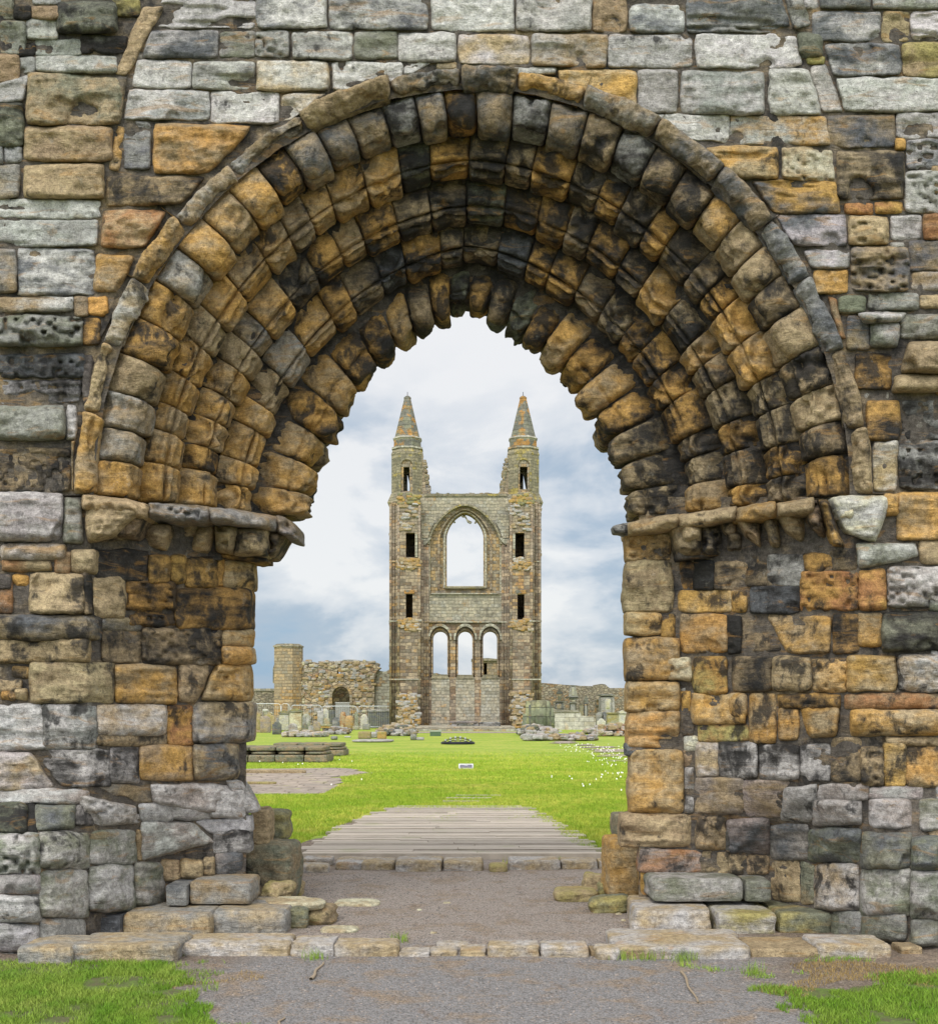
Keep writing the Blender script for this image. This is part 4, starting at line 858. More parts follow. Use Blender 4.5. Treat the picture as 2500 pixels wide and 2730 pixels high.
def heap(name, label, spots, group=None):
    """a tumbled heap of stones, modelled stone by stone; spots = (x0,x1,yfoot,ytop,count,codes)"""
    mb = MB(); c = None
    for (x0, x1, yb, yt, N, codes) in spots:
        d = GY(yb); k = d/F
        if c is None: c = ((x0+x1)/2*k-CX*k, d, 0)
        hmax = (yb-yt)*k
        for _ in range(N):
            x = RNG.uniform(x0, x1); t = 1-abs((x-(x0+x1)/2)/((x1-x0)/2))**3*.6; z = RNG.uniform(0, 1)**1.3*hmax*t*.95; w = RNG.uniform(.22, .7); h = RNG.uniform(.14, .36)
            rock(mb, ((x-CX)*k, d+RNG.uniform(0, 1.6)+z*.8, z*.9), (w, RNG.uniform(.4, .8), h+z*.12), random.choice(codes), RNG.uniform(-.6, .6), RNG.choice([4, 5, 8]), 4, .18, RNG.uniform(-.15, .15))
    return tag(mb.build(name, GREYS, None, loc=c), label, 'ruin', group)
heap('rubble_heap', 'tumbled heap of footing stones left of the great gable', [(1010, 1102, 1963, 1938, 125, ['gv', 'vt', 'gb', 'tb', 'dn'])])
heap('rubble_heap', 'rubble foundation around the dark clustered pier stump', [(1388, 1480, 1963, 1941, 100, ['vt', 'gv', 'tb', 'pv', 'dn'])])
heap('rubble_heap', 'line of reddish rubble by the right pier edge', [(1590, 1700, 1964, 1938, 110, ['rv', 'vt', 'pv', 'tb', 'gn']), (1560, 1640, 1958, 1946, 40, ['vt', 'pv'])])
heap('rubble_heap', 'low broken stones running before the left gravestones', [(760, 870, 1966, 1960, 50, ['vt', 'gv'])])
heap('rubble_heap', 'small mound of grey footing stones before the stone cross', [(880, 925, 1959, 1944, 40, ['gv', 'bd'])])
heap('rubble_heap', 'low line of foundation stones on the right lawn', [(1402, 1462, 1976, 1970, 20, ['pv', 'gv']), (1466, 1592, 1976, 1967, 45, ['pv', 'bt', 'gd'])])
for i_, (a, b, y0, y1) in enumerate(((1470, 1525, 1977, 1983), (1540, 1570, 1985, 1989), (1560, 1640, 1991, 1995), (1575, 1720, 1999, 2007), (1590, 1720, 2012, 2018), (1630, 1720, 2028, 2032))):
    ngon('stone_footing', [g2(a, y1), g2(b, y1), g2(b, y0), g2(a+12, y0)], .02, PAVE, wob=.35)
for l, x0, x1, yb, yt, c_ in (('left grey white plaque stone lying on the lawn', 918, 934, 1967, 1963, 'w'), ('small white plaque lying on the right lawn', 1556, 1572, 1965, 1961, 'w'), ('small white plaque by the long step at right', 1486, 1498, 1952, 1948, 'w')):
    single('plaque', l, 'plaque', x0, x1, yb, yt, .4, c_, group='plaques set in the lawn', amp=.02)
# green box, grate and name sign
PNT = {}
def paint(name, col, rough=.5, metal=0.):
    if name not in PNT:
        m = bpy.data.materials.new(name); m.use_nodes = True; n = NT(m.node_tree); g = n('NewGeometry').outputs['Position']
        t = n.ramp(n.noise(g, 9, 4, .6), .3, .7, .8, 1.15, False)
        c = n.mix(1., col, n('CombineColor', i_0=t, i_1=t, i_2=t), 'MULTIPLY'); n('OutputMaterial', i_Surface=n('BsdfPrincipled', i_Base_Color=c, i_Roughness=rough, i_Metallic=metal)); PNT[name] = m
    return PNT[name]
d = GY(1963); e = thing('utility_box', 'low green box with a paler lid on the lawn before the gable', 'box', ((1160-CX)/F*d, d+.4, 0))
box('body', (1146-CX)/F*d, (1175-CX)/F*d, d, d+.7, 0, .30, paint('green_paint', (.07, .12, .06)), e); box('lid', (1145-CX)/F*d, (1177-CX)/F*d, d-.03, d+.75, .302, .40, paint('pale_green', (.22, .26, .17)), e, .05)
d = 63.5; xc = (1220-CX)/F*d; e = thing('dome_grate', 'low domed black grating over a well in the lawn', 'grate', (xc, d+.8, 0)); DK = paint('black_iron', (.02, .022, .03), .4, .5); SL = paint('steel_cross', (.55, .55, .6), .4, .3)
def tube(name, pts, r, mat, parent=None, seg=6):
    pts = [Vector(p_) for p_ in pts]; V = []; Fc = []; base = parent.location if parent is not None else Vector((0, 0, 0))
    for i_, p_ in enumerate(pts):
        t_ = (pts[min(i_+1, len(pts)-1)]-pts[max(i_-1, 0)]).normalized(); u = t_.cross(Vector((0, 0, 1)) if abs(t_.z) < .9 else Vector((1, 0, 0))).normalized(); w = t_.cross(u)
        for a in range(seg): V.append(p_-base+u*math.cos(a*6.2832/seg)*r+w*math.sin(a*6.2832/seg)*r)
    for i_ in range(len(pts)-1):
        for a in range(seg): Fc.append((i_*seg+a, i_*seg+(a+1) % seg, i_*seg+seg+(a+1) % seg, i_*seg+seg+a))
    Fc += [tuple(range(seg))[::-1], tuple(range(len(V)-seg, len(V)))]
    return plain(name, V, Fc, mat, parent, smooth=True)
Rg = .82
tube('rim', [(xc+Rg*math.cos(a), d+.8+Rg*math.sin(a), .07) for a in np.linspace(0, 6.2832, 25)], .05, DK, e)
tube('curb', [(xc+Rg*math.cos(a), d+.8+Rg*math.sin(a), .03) for a in np.linspace(0, 6.2832, 25)], .04, DK, e)
for a in np.linspace(-.75, .75, 6):
    w = math.sqrt(max(.05, 1-a*a)); zf_ = lambda q, a=a: .10+.26*max(0, 1-a*a-q*q)
    tube('bar', [(xc+Rg*q, d+.8+Rg*a, zf_(q)) for q in np.linspace(-w, w, 9)], .012, DK, e)
    tube('bar', [(xc+Rg*a, d+.8+Rg*q, zf_(q)+.01) for q in np.linspace(-w, w, 9)], .012, DK, e)
    for b_ in np.linspace(-.75, .75, 6):
        if a*a+b_*b_ < .95: box('clamp', xc+Rg*a-.035, xc+Rg*a+.035, d+.8+Rg*b_-.035, d+.8+Rg*b_+.035, zf_(b_)+.015, zf_(b_)+.05, SL, e)
def sign(label, x0, x1, yb, yt, txt):
    d = GY(yb); k = d/F; X0, X1 = (x0-CX)*k, (x1-CX)*k; h = (yb-yt)*k*1.02; e = thing('name_sign', label, 'sign', ((X0+X1)/2, d, 0))
    def slab(nm, a, b, z0, z1, off, mat, th=.02):
        sl = .45; V = []
        for yy in (0, th):
            for (x, z) in ((a, z0), (b, z0), (b, z1), (a, z1)): V.append(Vector((x, d-off+yy+z*sl, z))-e.location)
        return plain(nm, V, [(0, 1, 2, 3), (7, 6, 5, 4), (0, 4, 5, 1), (1, 5, 6, 2), (2, 6, 7, 3), (3, 7, 4, 0)], mat, e)
    slab('stand', X0, X1, 0, h*.98, 0, paint('grey_metal', (.30, .30, .31)), .08); slab('frame', X0+.015, X1-.015, h*.10, h*.96, .004, paint('white_paint', (.75, .75, .75)), .004); slab('face', X0+.035, X1-.035, h*.22, h*.84, .008, paint('slate_face', (.13, .12, .17)), .004)
    for (s_, size, z) in txt:
        cu = bpy.data.curves.new('lettering', 'FONT'); cu.body = s_; cu.size = size; cu.align_x = 'CENTER'; cu.extrude = .001
        o = bpy.data.objects.new('lettering', cu); COL.objects.link(o); bpy.context.view_layer.update(); me = bpy.data.meshes.new_from_object(o); bpy.data.objects.remove(o)
        o = bpy.data.objects.new('lettering', me); COL.objects.link(o); me.materials.append(PNT['white_paint']); o.parent = e; o.location = (0, -.011+z*h*.45-0.002, z*h); o.rotation_euler = (math.radians(90)-math.atan(.45), 0, 0)
    return e
sign('small slate name sign with white frame on the lawn', 1222, 1262, 2051, 2037, [('NAVE', .042, .62)])
# ------------------------------------------------------------------ the great east gable and the ruins beyond
def prism(name, poly, Yf, th, mat, parent=None, holes=(), k=None, dref=126.):
    """upright slab cut from the wall plane: outline and openings in photo pixels at distance dref, thickness th"""
    m = dref/F; cv = lambda q: [((x-CX)*m, EYE-(y-HY)*m) for x, y in q]
    loops = [cv(poly)]+[cv(h) for h in holes]; allp = [p_ for l in loops for p_ in l]; N = len(allp)
    tri = geometry.tessellate_polygon([[Vector((x, z, 0)) for x, z in l] for l in loops])
    V = [(x, Yf, z) for x, z in allp]+[(x, Yf+th, z) for x, z in allp]; Fc = []
    for t_ in tri:
        a, b, c = [Vector((allp[i_][0], 0, allp[i_][1])) for i_ in t_]; t_ = tuple(t_) if (b-a).cross(c-a).y < 0 else tuple(t_)[::-1]
        Fc.append(t_); Fc.append(tuple(i_+N for i_ in t_[::-1]))
    s = 0
    for l in loops:
        L = len(l)
        for i_ in range(L): Fc.append((s+i_, s+(i_+1) % L, s+(i_+1) % L+N, s+i_+N))
        s += L
    if parent is not None: V = [Vector(v)-parent.location for v in V]
    o = plain(name, V, Fc, mat, parent); bm = bmesh.new(); bm.from_mesh(o.data); bmesh.ops.recalc_face_normals(bm, faces=bm.faces); bm.to_mesh(o.data); bm.free(); return o
def archpoly(x0, x1, yb, ys, ya, pointed=.0, n_=14):
    """opening: jambs from yb to springing ys, head rising to ya"""
    cx, hw, hh = (x0+x1)/2, (x1-x0)/2, ys-ya; e = 1+pointed
    top = [(cx-hw*math.copysign(abs(math.cos(t_))**(1), math.cos(t_)), ys-hh*math.sin(t_)**e) for t_ in np.linspace(0, math.pi, n_)] if not pointed else \
        [(cx-hw*math.cos(t_)*(1 if True else 1), ys-hh*(math.sin(t_)*(1-pointed)+pointed*(1-abs(math.cos(t_))**1.6))) for t_ in np.linspace(0, math.pi, n_)]
    return [(x0, yb)]+top+[(x1, yb)]
def jag(p0, p1, amp, n_=14):
    return [(p0[0]+(p1[0]-p0[0])*t_+RNG.uniform(-amp, amp), p0[1]+(p1[1]-p0[1])*t_+RNG.uniform(-amp, amp)) for t_ in np.linspace(0, 1, n_)]
def oct_(name, cx, y0, h0, y1, h1, mat, parent, Yc, top=True, dref=126., n_=8, ribs=0):
    m = dref/F; V = []; rot = math.pi/n_
    for y, h in ((y0, h0), (y1, h1)):
        R_ = h*m/math.cos(rot)
        for a in range(n_): V.append(Vector(((cx-CX)*m+R_*math.cos(rot+a*2*math.pi/n_), Yc+R_*math.sin(rot+a*2*math.pi/n_), EYE-(y-HY)*m)))
    Fc = [(a, (a+1) % n_, n_+(a+1) % n_, n_+a) for a in range(n_)]+[tuple(range(n_))[::-1], tuple(range(n_, 2*n_))]
    V = [v-parent.location for v in V] if parent is not None else V
    o = plain(name, V, Fc, mat, parent); bm = bmesh.new(); bm.from_mesh(o.data); bmesh.ops.recalc_face_normals(bm, faces=bm.faces); bm.to_mesh(o.data); bm.free(); return o
OCH, GRN, GRY, RED, DKB = (.42, .25, .09), (.22, .22, .14), (.33, .30, .24), (.36, .19, .10), (.10, .09, .075)
TB = brick_mat('gable_brown', (.40, .315, .215), (.20, .165, .13), (.16, .14, .11), [(OCH, .22, .54, .75, .45), (GRY, .35, .60, .6, .45), (RED, .9, .64, .5, .6), (DKB, .5, .58, .65, .5)], .58, .33, .22, .02, zgrad=(13, 23, (.35, .30, .21), .4))
TG = brick_mat('gable_grey', (.42, .37, .275), (.27, .25, .195), (.20, .19, .15), [(DKB, .5, .62, .55, .3), (OCH, .3, .66, .6, .3), ((.40, .39, .34), .8, .6, .5, .4)], .55, .32, .22, .018)
TO = brick_mat('gable_ochre', (.48, .33, .16), (.24, .19, .13), (.17, .14, .10), [(GRY, .5, .55, .7, .4), (DKB, .8, .63, .5, .4)], .5, .33, .22, .02)
TT = brick_mat('gable_lichen', (.31, .27, .18), (.20, .18, .13), (.14, .14, .10), [((.40, .31, .07), .45, .60, .7, .2), (DKB, .9, .64, .5, .2)], .55, .3, .25, .016)
TS = brick_mat('spire_stone', (.20, .19, .155), (.14, .14, .12), (.11, .11, .09), [((.42, .21, .05), .9, .53, .8, .05), (GRN, .6, .55, .5, .1)], 1.0, .42, .02, .012)
TK = brick_mat('gable_pale_ashlar', (.42, .40, .32), (.28, .26, .21), (.18, .17, .13), [(OCH, .6, .64, .6, .4), (DKB, .8, .64, .5, .3)], .6, .34, .08, .02)
GAB = thing('ruined_gable', 'tall ruined gable wall with twin spired turrets, one great window and three lancets', 'ruin', (0, 128, 0))
big = archpoly(1190, 1289, 1563, 1425, 1364, .35, 22)
lan = [archpoly(a, b, 1800, 1700, 1681, 0, 12) for a, b in ((1153, 1192), (1220.5, 1259), (1288, 1326))]
box2 = lambda x0, x1, y0, y1: [(x0, y0), (x1, y0), (x1, y1), (x0, y1)]
toppts = jag((1115, 1317), (1365, 1317), .7, 26)
prism('wall', toppts+[(1365, 1950), (1115, 1950)], 127.0, 1.3, TO, GAB, [big]+lan)
prism('wall', jag((1115, 1316), (1365, 1316), .7, 26)+[(1365, 1585), (1115, 1585)], 126.35, .63, TG, GAB, [archpoly(1146, 1332, 1584, 1448, 1347, .35, 22)])
prism('window_arch', archpoly(1146, 1332, 1583.5, 1448, 1347, .35, 22), 126.7, .28, TO, GAB, [archpoly(1166, 1312, 1570, 1440, 1354, .35, 22)])
prism('wall', box2(1121, 1359, 1584, 1657), 126.40, .58, TG, GAB)
prism('wall', box2(1121, 1359, 1657, 1950), 126.45, .53, TB, GAB, [archpoly(a, b, 1806, 1702, 1670, 0, 14) for a, b in ((1146, 1199), (1214, 1266), (1281, 1333))])
prism('infill_wall', box2(1150, 1198, 1806, 1950), 126.40, .2, TG, GAB); prism('infill_wall', box2(1215, 1265, 1806, 1950), 126.40, .2, TG, GAB); prism('infill_wall', box2(1282, 1332, 1806, 1950), 126.40, .2, TG, GAB)
for a, b in ((1146, 1199), (1214, 1266), (1281, 1333)):
    o_ = archpoly(a-5, b+5, 1705, 1702, 1662, 0, 16); i2 = archpoly(a, b, 1706, 1702, 1670, 0, 16)
    prism('lancet_hood', o_+i2[::-1], 126.2, .28, TK, GAB)
    m_ = archpoly(a+3, b-3, 1800, 1702, 1674, 0, 16); n2 = archpoly(a+6.5, b-6.5, 1800, 1701, 1680, 0, 16); prism('lancet_order', m_+n2[::-1], 126.65, .3, TB, GAB)
o_ = archpoly(1140, 1338, 1450, 1448, 1342, .35, 22); i2 = archpoly(1146, 1332, 1451, 1448, 1347, .35, 22); prism('window_hood', o_+i2[::-1], 126.1, .3, TT, GAB)
m_ = archpoly(1166, 1312, 1570, 1440, 1354, .35, 22); n2 = archpoly(1172, 1306, 1570, 1438, 1357, .35, 22); prism('window_order', m_+n2[::-1], 126.55, .3, TB, GAB)
m_ = archpoly(1181, 1298, 1566, 1432, 1360, .35, 22); n2 = archpoly(1187, 1292, 1566, 1430, 1362.5, .35, 22); prism('window_order', m_+n2[::-1], 126.85, .2, TG, GAB)
for q in ([(1234, 1368), (1240, 1368), (1247, 1380), (1258, 1386), (1254, 1391), (1246, 1387), (1241, 1376)], [(1203, 1381), (1208, 1379), (1214, 1387), (1210, 1389)], [(1264, 1389), (1270, 1379), (1275, 1382), (1268, 1390)], [(1228, 1368), (1239, 1368), (1236, 1374), (1231, 1372)], [(1189, 1402), (1192, 1390), (1198, 1398), (1193, 1400)], [(1290, 1400), (1287, 1388), (1281, 1397), (1286, 1399)]):
    prism('tracery_stub', q, 127.3, .4, TG, GAB)
for y, x0, x1 in ((1658, 1118, 1362), (1582, 1149, 1330)): prism('string_course', box2(x0, x1, y-1.6, y+1.8), 126.15, .3, TK, GAB)
prism('sill', box2(1186, 1294, 1562, 1568), 126.3, 1.2, TT, GAB)
for a, b in ((1148, 1197), (1216, 1264), (1283, 1331)): prism('sill', [(a+4, 1799), (b-4, 1799), (b, 1810), (a, 1810)], 126.3, 1.0, TT, GAB)
prism('coping', jag((1130, 1315), (1352, 1315), .6, 30)+[(1352, 1321), (1130, 1321)], 126.2, 1.6, TT, GAB)
mir = lambda x: 2480-x
m = 126./F
def vshaft(x, y0, y1, r, mat, Yc):
    return tube('shaft', [((x-CX)*m, Yc, EYE-(y0-HY)*m), ((x-CX)*m, Yc, EYE-(y1-HY)*m)], r, mat, GAB, 8)
for sd_ in (0, 1):
    X_ = (lambda x: x) if sd_ == 0 else mir
    mx = lambda q: [(X_(x), y) for x, y in q]
    if sd_ == 0: slots = [box2(1083, 1107, 1424, 1489), box2(1083, 1101, 1586, 1652)]
    else: slots = [box2(1372, 1396.5, 1424, 1502), box2(1378, 1396.5, 1587, 1653)]
    prism('turret_shaft', mx(jag((1061, 1335), (1061, 1950), .35, 40))+mx(jag((1119, 1950), (1121, 1335), .35, 40)), 125.0, .9, TB, GAB, slots)
    prism('turret_shaft', mx([(1041, 1338), (1062, 1338), (1062, 1950), (1041, 1950)]), 126.0, .8, TB, GAB)
    a, b = sorted((X_(1041), X_(1121)))
    box('turret_side', (X_(1041)-CX)*m-.3*(0 if sd_ == 0 else 1)+(0 if sd_ == 0 else .0), (X_(1041)-CX)*m+.3*(1 if sd_ == 0 else 0), 126.8, 130.2, 0, EYE+(HY-1338)*m, TB, GAB)
    box('turret_side', (X_(1121)-CX)*m-(.4 if sd_ == 0 else .0), (X_(1121)-CX)*m+(.0 if sd_ == 0 else .4), 125.9, 130.2, 0, EYE+(HY-1338)*m, TB, GAB)
    box('turret_back', (a-CX)*m, (b-CX)*m, 130.2, 130.6, 0, EYE+(HY-1338)*m, TB, GAB); box('turret_floor', (a-CX)*m+.1, (b-CX)*m-.1, 125.9, 130.2, EYE+(HY-1345)*m, EYE+(HY-1340)*m, TB, GAB)
    for x, r, Yc in ((1042, .16, 126.), (1060, .14, 125.6), (1064, .12, 125.), (1119, .14, 125.), (1123.5, .22, 126.1), (1131, .2, 126.35), (1139, .17, 126.35), (1050, .10, 126.0)): vshaft(X_(x), 1950 if x != 1139 else 1950, 1345 if x < 1120 else 1440, r, TB, Yc)
    for y in (1490, 1658, 1812): prism('string_course', mx([(1038, y-1.5), (1124, y-1.5), (1124, y+1.8), (1038, y+1.8)]), 124.88, .3, TK, GAB) if y != 1490 else prism('string_course', mx([(1038, 1496), (1062, 1496), (1062, 1499), (1038, 1499)]), 125.85, .3, TK, GAB)
    prism('capital', mx([(1120, 1434), (1150, 1434), (1144, 1441), (1134, 1452), (1126, 1452)]), 126.0, .5, TK, GAB)
    prism('vault_springer', mx([(1122, 1372), (1140, 1372), (1153, 1378), (1158, 1392), (1148, 1412), (1140, 1436), (1124, 1436)]), 126.0, .4, TG, GAB)
    prism('lintel', mx([(1079, 1576), (1106, 1576), (1106, 1585), (1079, 1585)]), 124.9, .2, TS, GAB)
    prism('colonnette', mx([(1108, 1428), (1114, 1428), (1114, 1489), (1108, 1489)]), 124.8, .25, TK, GAB)
    # rubble faces where the facing has fallen
    mb = MB()
    for (xa, xb, ya, yb, N, codes) in ((1066, 1118, 1496, 1525, 40, ['tb', 'bo', 'tv', 'ob']), (1066, 1118, 1658, 1685, 45, ['tb', 'bo', 'vt', 'ob']), (1064, 1118, 1850, 1945, 120, ['tb', 'gv', 'bt', 'vt', 'ob']), (1066, 1120, 1326, 1352, 26, ['yo', 'yn', 'ob']), (1066, 1118, 1352, 1420, 30, ['tv', 'gv', 'tb'])):
        for _ in range(N):
            x, y = RNG.uniform(xa, xb), RNG.uniform(ya, yb); rock(mb, ((X_(x)-CX)*m, 125.02, EYE-(y-HY)*m), (RNG.uniform(.3, .8), RNG.uniform(.15, .5), RNG.uniform(.2, .38)), random.choice(codes), RNG.uniform(-.2, .2), 5, 3, .14)
    mb.build('rubble_face', GREYS, GAB)
    # upper stage
    cx = X_(1084)
    oct_('turret_cornice', cx+(-1 if sd_ == 0 else 1), 1352, 45, 1336, 52, TT, GAB, 127.6); oct_('turret_cornice', cx+(-1 if sd_ == 0 else 1), 1336, 52, 1312, 42, TT, GAB, 127.6)
    R_ = 42*m; rot = math.pi/8; fw = 2*R_*math.tan(rot)
    z0, z1 = EYE+(HY-1330)*m, EYE+(HY-1206)*m
    for a in range(8):
        if a in (2, 6): continue
        an = a*math.pi/4; c_ = Vector(((cx-CX)*m+R_*math.cos(an), 127.6+R_*math.sin(an), 0)); tx = Vector((-math.sin(an), math.cos(an), 0)); nx = Vector((math.cos(an), math.sin(an), 0))
        V = [c_+tx*s_*fw/2*f2-nx*o2+Vector((0, 0, z)) for o2, f2 in ((0, 1), (.45, .8)) for z in (z0, z1) for s_ in (-1, 1)]
        o = plain('turret_panel', [v-GAB.location for v in V], [(0, 1, 3, 2), (4, 6, 7, 5), (0, 4, 5, 1), (2, 3, 7, 6), (1, 5, 7, 3), (0, 2, 6, 4)], TT, GAB); bm = bmesh.new(); bm.from_mesh(o.data); bmesh.ops.recalc_face_normals(bm, faces=bm.faces); bm.to_mesh(o.data); bm.free()
    hx = (1066, 1102); sl = box2(1075, 1091.5, 1244, 1308) if sd_ == 0 else box2(1385.5, 1406, 1243, 1303)
    fa, fb = cx-fw/2/m, cx+fw/2/m
    ar = archpoly(cx-17, cx+17, 1309, 1243, 1224, 0, 12) if False else None
    rc = archpoly(fa+1.2, fb-1.2, 1312, 1240, 1224, 0, 12)
    prism('turret_panel', box2(fa, fb, 1206, 1330), 127.6-R_, .22, TT, GAB, [rc])
    prism('blocked_arch', rc, 127.6-R_+.18, .25, TO, GAB, [sl])
    prism('turret_panel', box2(fa, fb, 1206, 1330), 127.6+R_-.3, .3, TT, GAB, [box2(sl[0][0]+(7 if sd_ == 0 else -10), sl[1][0]+(10 if sd_ == 0 else -8), 1250, 1312)])
    oct_('turret_shoulder', cx, 1207, 43, 1191, 38, TT, GAB, 127.6); oct_('turret_band', cx, 1192, 41.5, 1187, 41, TK, GAB, 127.6); oct_('turret_drum', cx, 1187, 36, 1165, 35.5, TS, GAB, 127.6)
    oct_('spire_eave', cx, 1168, 35.5, 1163, 38.5, TK, GAB, 127.6); oct_('spire_eave', cx, 1163, 38.5, 1158, 33, TK, GAB, 127.6)
    oct_('spire', cx, 1158, 33, 1052, 8.5, TS, GAB, 127.6); oct_('spire_cap', cx, 1053, 9.5, 1050, 9.8, TS, GAB, 127.6); oct_('spire_cap', cx, 1050, 9.8, 1045, 4.5, TS, GAB, 127.6)
    tube('finial', [((cx-CX)*m, 127.6, EYE+(HY-1046)*m), ((cx-CX)*m, 127.6, EYE+(HY-1034)*m)], .035, DK, GAB)
    prism('broken_wall', mx([(1112, 1203), (1126, 1200)]+jag((1127, 1215), (1131, 1246), .8, 5)+jag((1131, 1262), (1136, 1300), 1.5, 8)+jag((1139, 1300), (1143, 1318), 1.2, 4)+[(1112, 1318)]), 126.9, 1.1, TB, GAB)
    tube('roof_raggle', [((X_(1127)-CX)*m, 126.85, EYE+(HY-1243)*m), ((X_(1102)-CX)*m, 126.7, EYE+(HY-1284)*m)], .10, GREYS if False else TT, GAB)
# ragged blocks along the silhouettes of the gable
mb = MB()
for (x0, y0, x1, y1, N) in ((1128, 1215, 1143, 1316, 30), (1352, 1215, 1337, 1316, 34), (1130, 1315, 1350, 1315, 26), (1043, 1345, 1043, 1940, 40), (1437, 1345, 1437, 1940, 40)):
    for t_ in RNG.rand(N):
        x, y = x0+(x1-x0)*t_, y0+(y1-y0)*t_; rock(mb, ((x-CX)*m, 127.2 if 1041 < x < 1439 else 126.4, EYE-(y-HY)*m-.15), (RNG.uniform(.2, .6), .7, RNG.uniform(.2, .4)), random.choice(['bn', 'gb', 'nb', 'tb', 'db']), RNG.uniform(-.2, .2), 6, 3, .12)
mb.build('broken_masonry', GREYS, GAB)
# steps and slabs at the foot of the gable
k_ = 110/F
e = thing('altar_step', 'long low double step along the foot of the gable', 'step', (0, 112, 0))
box('tread', (1101-CX)*k_, (1378-CX)*k_, 110, 126, 0, .17, TK, e); box('tread', (1104-CX)*k_, (1374-CX)*k_, 111.2, 126, .172, .34, TG, e)
mb = MB()
for x0, x1, yt, yb, L, c_ in ((1196, 1272, 1923, 1928, 1.2, 'pd'), (1203, 1218, 1929, 1939, .8, 'gv'), (1219, 1246, 1930, 1939, .8, 'gn'), (1247, 1262, 1932, 1939, .8, 'gn'), (1262, 1276, 1929, 1939, .6, 'gv'), (1276, 1334, 1925, 1939, 1., 'gk'), (1192, 1204, 1933, 1939, .6, 'vt')):
    kk = 118/F; rock(mb, (((x0+x1)/2-CX)*kk, 118.5, EYE-(yb-HY)*kk), ((x1-x0)*kk, L, (yb-yt)*kk), c_, 0, 8, 5, .06)
tag(mb.build('altar_slab', GREYS, None, loc=((1235-CX)*118/F, 118.5, .3)), 'broken stone altar slab on blocks at the gable foot', 'altar')
# dark clustered pier stump
STUMP = brick_mat('stump_stone', (.24, .25, .16), (.14, .155, .11), (.06, .065, .05), [((.33, .32, .17), .9, .56, .6, .5), (DKB, 1.1, .6, .6, .3)], 3., .66, .02, .03)
d = 90.; kk = d/F; e = thing('pier_stump', 'dark green stump of a clustered column on rubble right of the gable', 'column', ((1440-CX)*kk, d+1.2, 0))
mb = None
for x, r, yt, yy in ((1416, .33, 1869, 0.5), (1425, .22, 1869, .2), (1441, .36, 1867, 0.), (1458, .22, 1869, .2), (1465, .33, 1885, .6), (1404, .22, 1903, .5), (1470, .28, 1905, .9)):
    z1 = EYE-(yt-HY)*kk; tube('shaft', [((x-CX)*kk, d+.5+yy, 0), ((x-CX)*kk, d+.5+yy, z1)], r*1.12, STUMP, e, 12)
mb = MB(); rock(mb, ((1440-CX)*kk, d+1.4, 0), (64*kk, 1.6, EYE-(1868-HY)*kk), 'nd', 0, 8, 8, .04); mb.build('core', GREYS, e)
# ------------------------------------------------------------------ ruined range and boundary walls
RB = brick_mat('rubble_wall', (.54, .43, .28), (.31, .265, .195), (.19, .16, .12), [(OCH, .18, .60, .7, .4), (GRY, .25, .55, .65, .35), (RED, .9, .68, .5, .5)], .62, .36, .2, rub=True, bumpd=.1)
RB2 = brick_mat('far_rubble_wall', (.40, .34, .25), (.25, .225, .175), (.20, .17, .13), [((.38, .22, .09), .12, .58, .6, .3), (GRY, .3, .56, .6, .3)], .45, .27, .2, rub=True, bumpd=.1)
RA = brick_mat('turret_ashlar', (.46, .33, .19), (.28, .24, .18), (.20, .17, .12), [(OCH, .25, .60, .8, .5), (GRY, .3, .58, .6, .3)], .6, .34, .15, .03)
c3 = lambda q: [(640+x*.23835, 1680+y*.23835) for x, y in q]
DR = 136.; RU = thing('ruined_range', 'ruined rubble range with a round stair turret and an arched doorway', 'ruin', ((850-CX)*DR/F, DR, 0))
door = c3([(1030, 1200)]+[(x, y) for x, y in archpoly(1030, 1226, 1200, 740, 632, 0, 12)][1:-1]+[(1226, 1200)])
niche = c3([(1085, 582), (1085, 460), (1100, 420), (1120, 460), (1120, 582)])
top = jag(*c3([(640, 372), (870, 372)]), .5, 10)+jag(*c3([(880, 366), (1200, 352)]), .7, 14)+jag(*c3([(1215, 350), (1420, 364)]), .6, 10)+jag(*c3([(1430, 368), (1575, 418)]), .9, 8)+jag(*c3([(1520, 470), (1500, 560)]), .8, 5)
prism('wall', top+c3([(1500, 1200), (640, 1200)]), DR, 1.6, RB, RU, [door, niche], dref=DR)
prism('wall', jag(*c3([(1470, 440), (1600, 462)]), .6, 6)+jag(*c3([(1640, 455), (1690, 420)]), .6, 4)+c3([(1720, 420), (1720, 1200), (1470, 1200)]), DR+.5, 1.2, TK, RU, dref=DR)
prism('doorway_backing', c3([(960, 600), (1300, 600), (1300, 1200), (960, 1200)]), DR+3.2, .4, RB, RU, dref=DR)
o_ = [(640+x*.23835, 1680+y*.23835) for x, y in archpoly(985, 1258, 830, 740, 606, 0, 16)]; i2 = [(640+x*.23835, 1680+y*.23835) for x, y in archpoly(1030, 1226, 830, 740, 632, 0, 16)]
prism('door_arch', o_+i2[::-1], DR-.15, .5, TO, RU, dref=DR)
oct_('stair_turret', 640+537*.23835, 1960, 36.5, 1725, 36.3, RA, RU, DR+.4, dref=DR, n_=8); oct_('turret_cap', 640+535*.23835, 1725, 39, 1722, 39, TG, RU, DR+.4, dref=DR, n_=8); oct_('turret_cap', 640+535*.23835, 1722, 38, 1717, 30, TT, RU, DR+.4, dref=DR, n_=8)
prism('buttress', c3([(372, 1200), (372, 600), (350, 590), (350, 430), (372, 360), (400, 350), (400, 1200)]), DR+1, .8, TT, RU, dref=DR)
mb = MB(); kk = DR/F
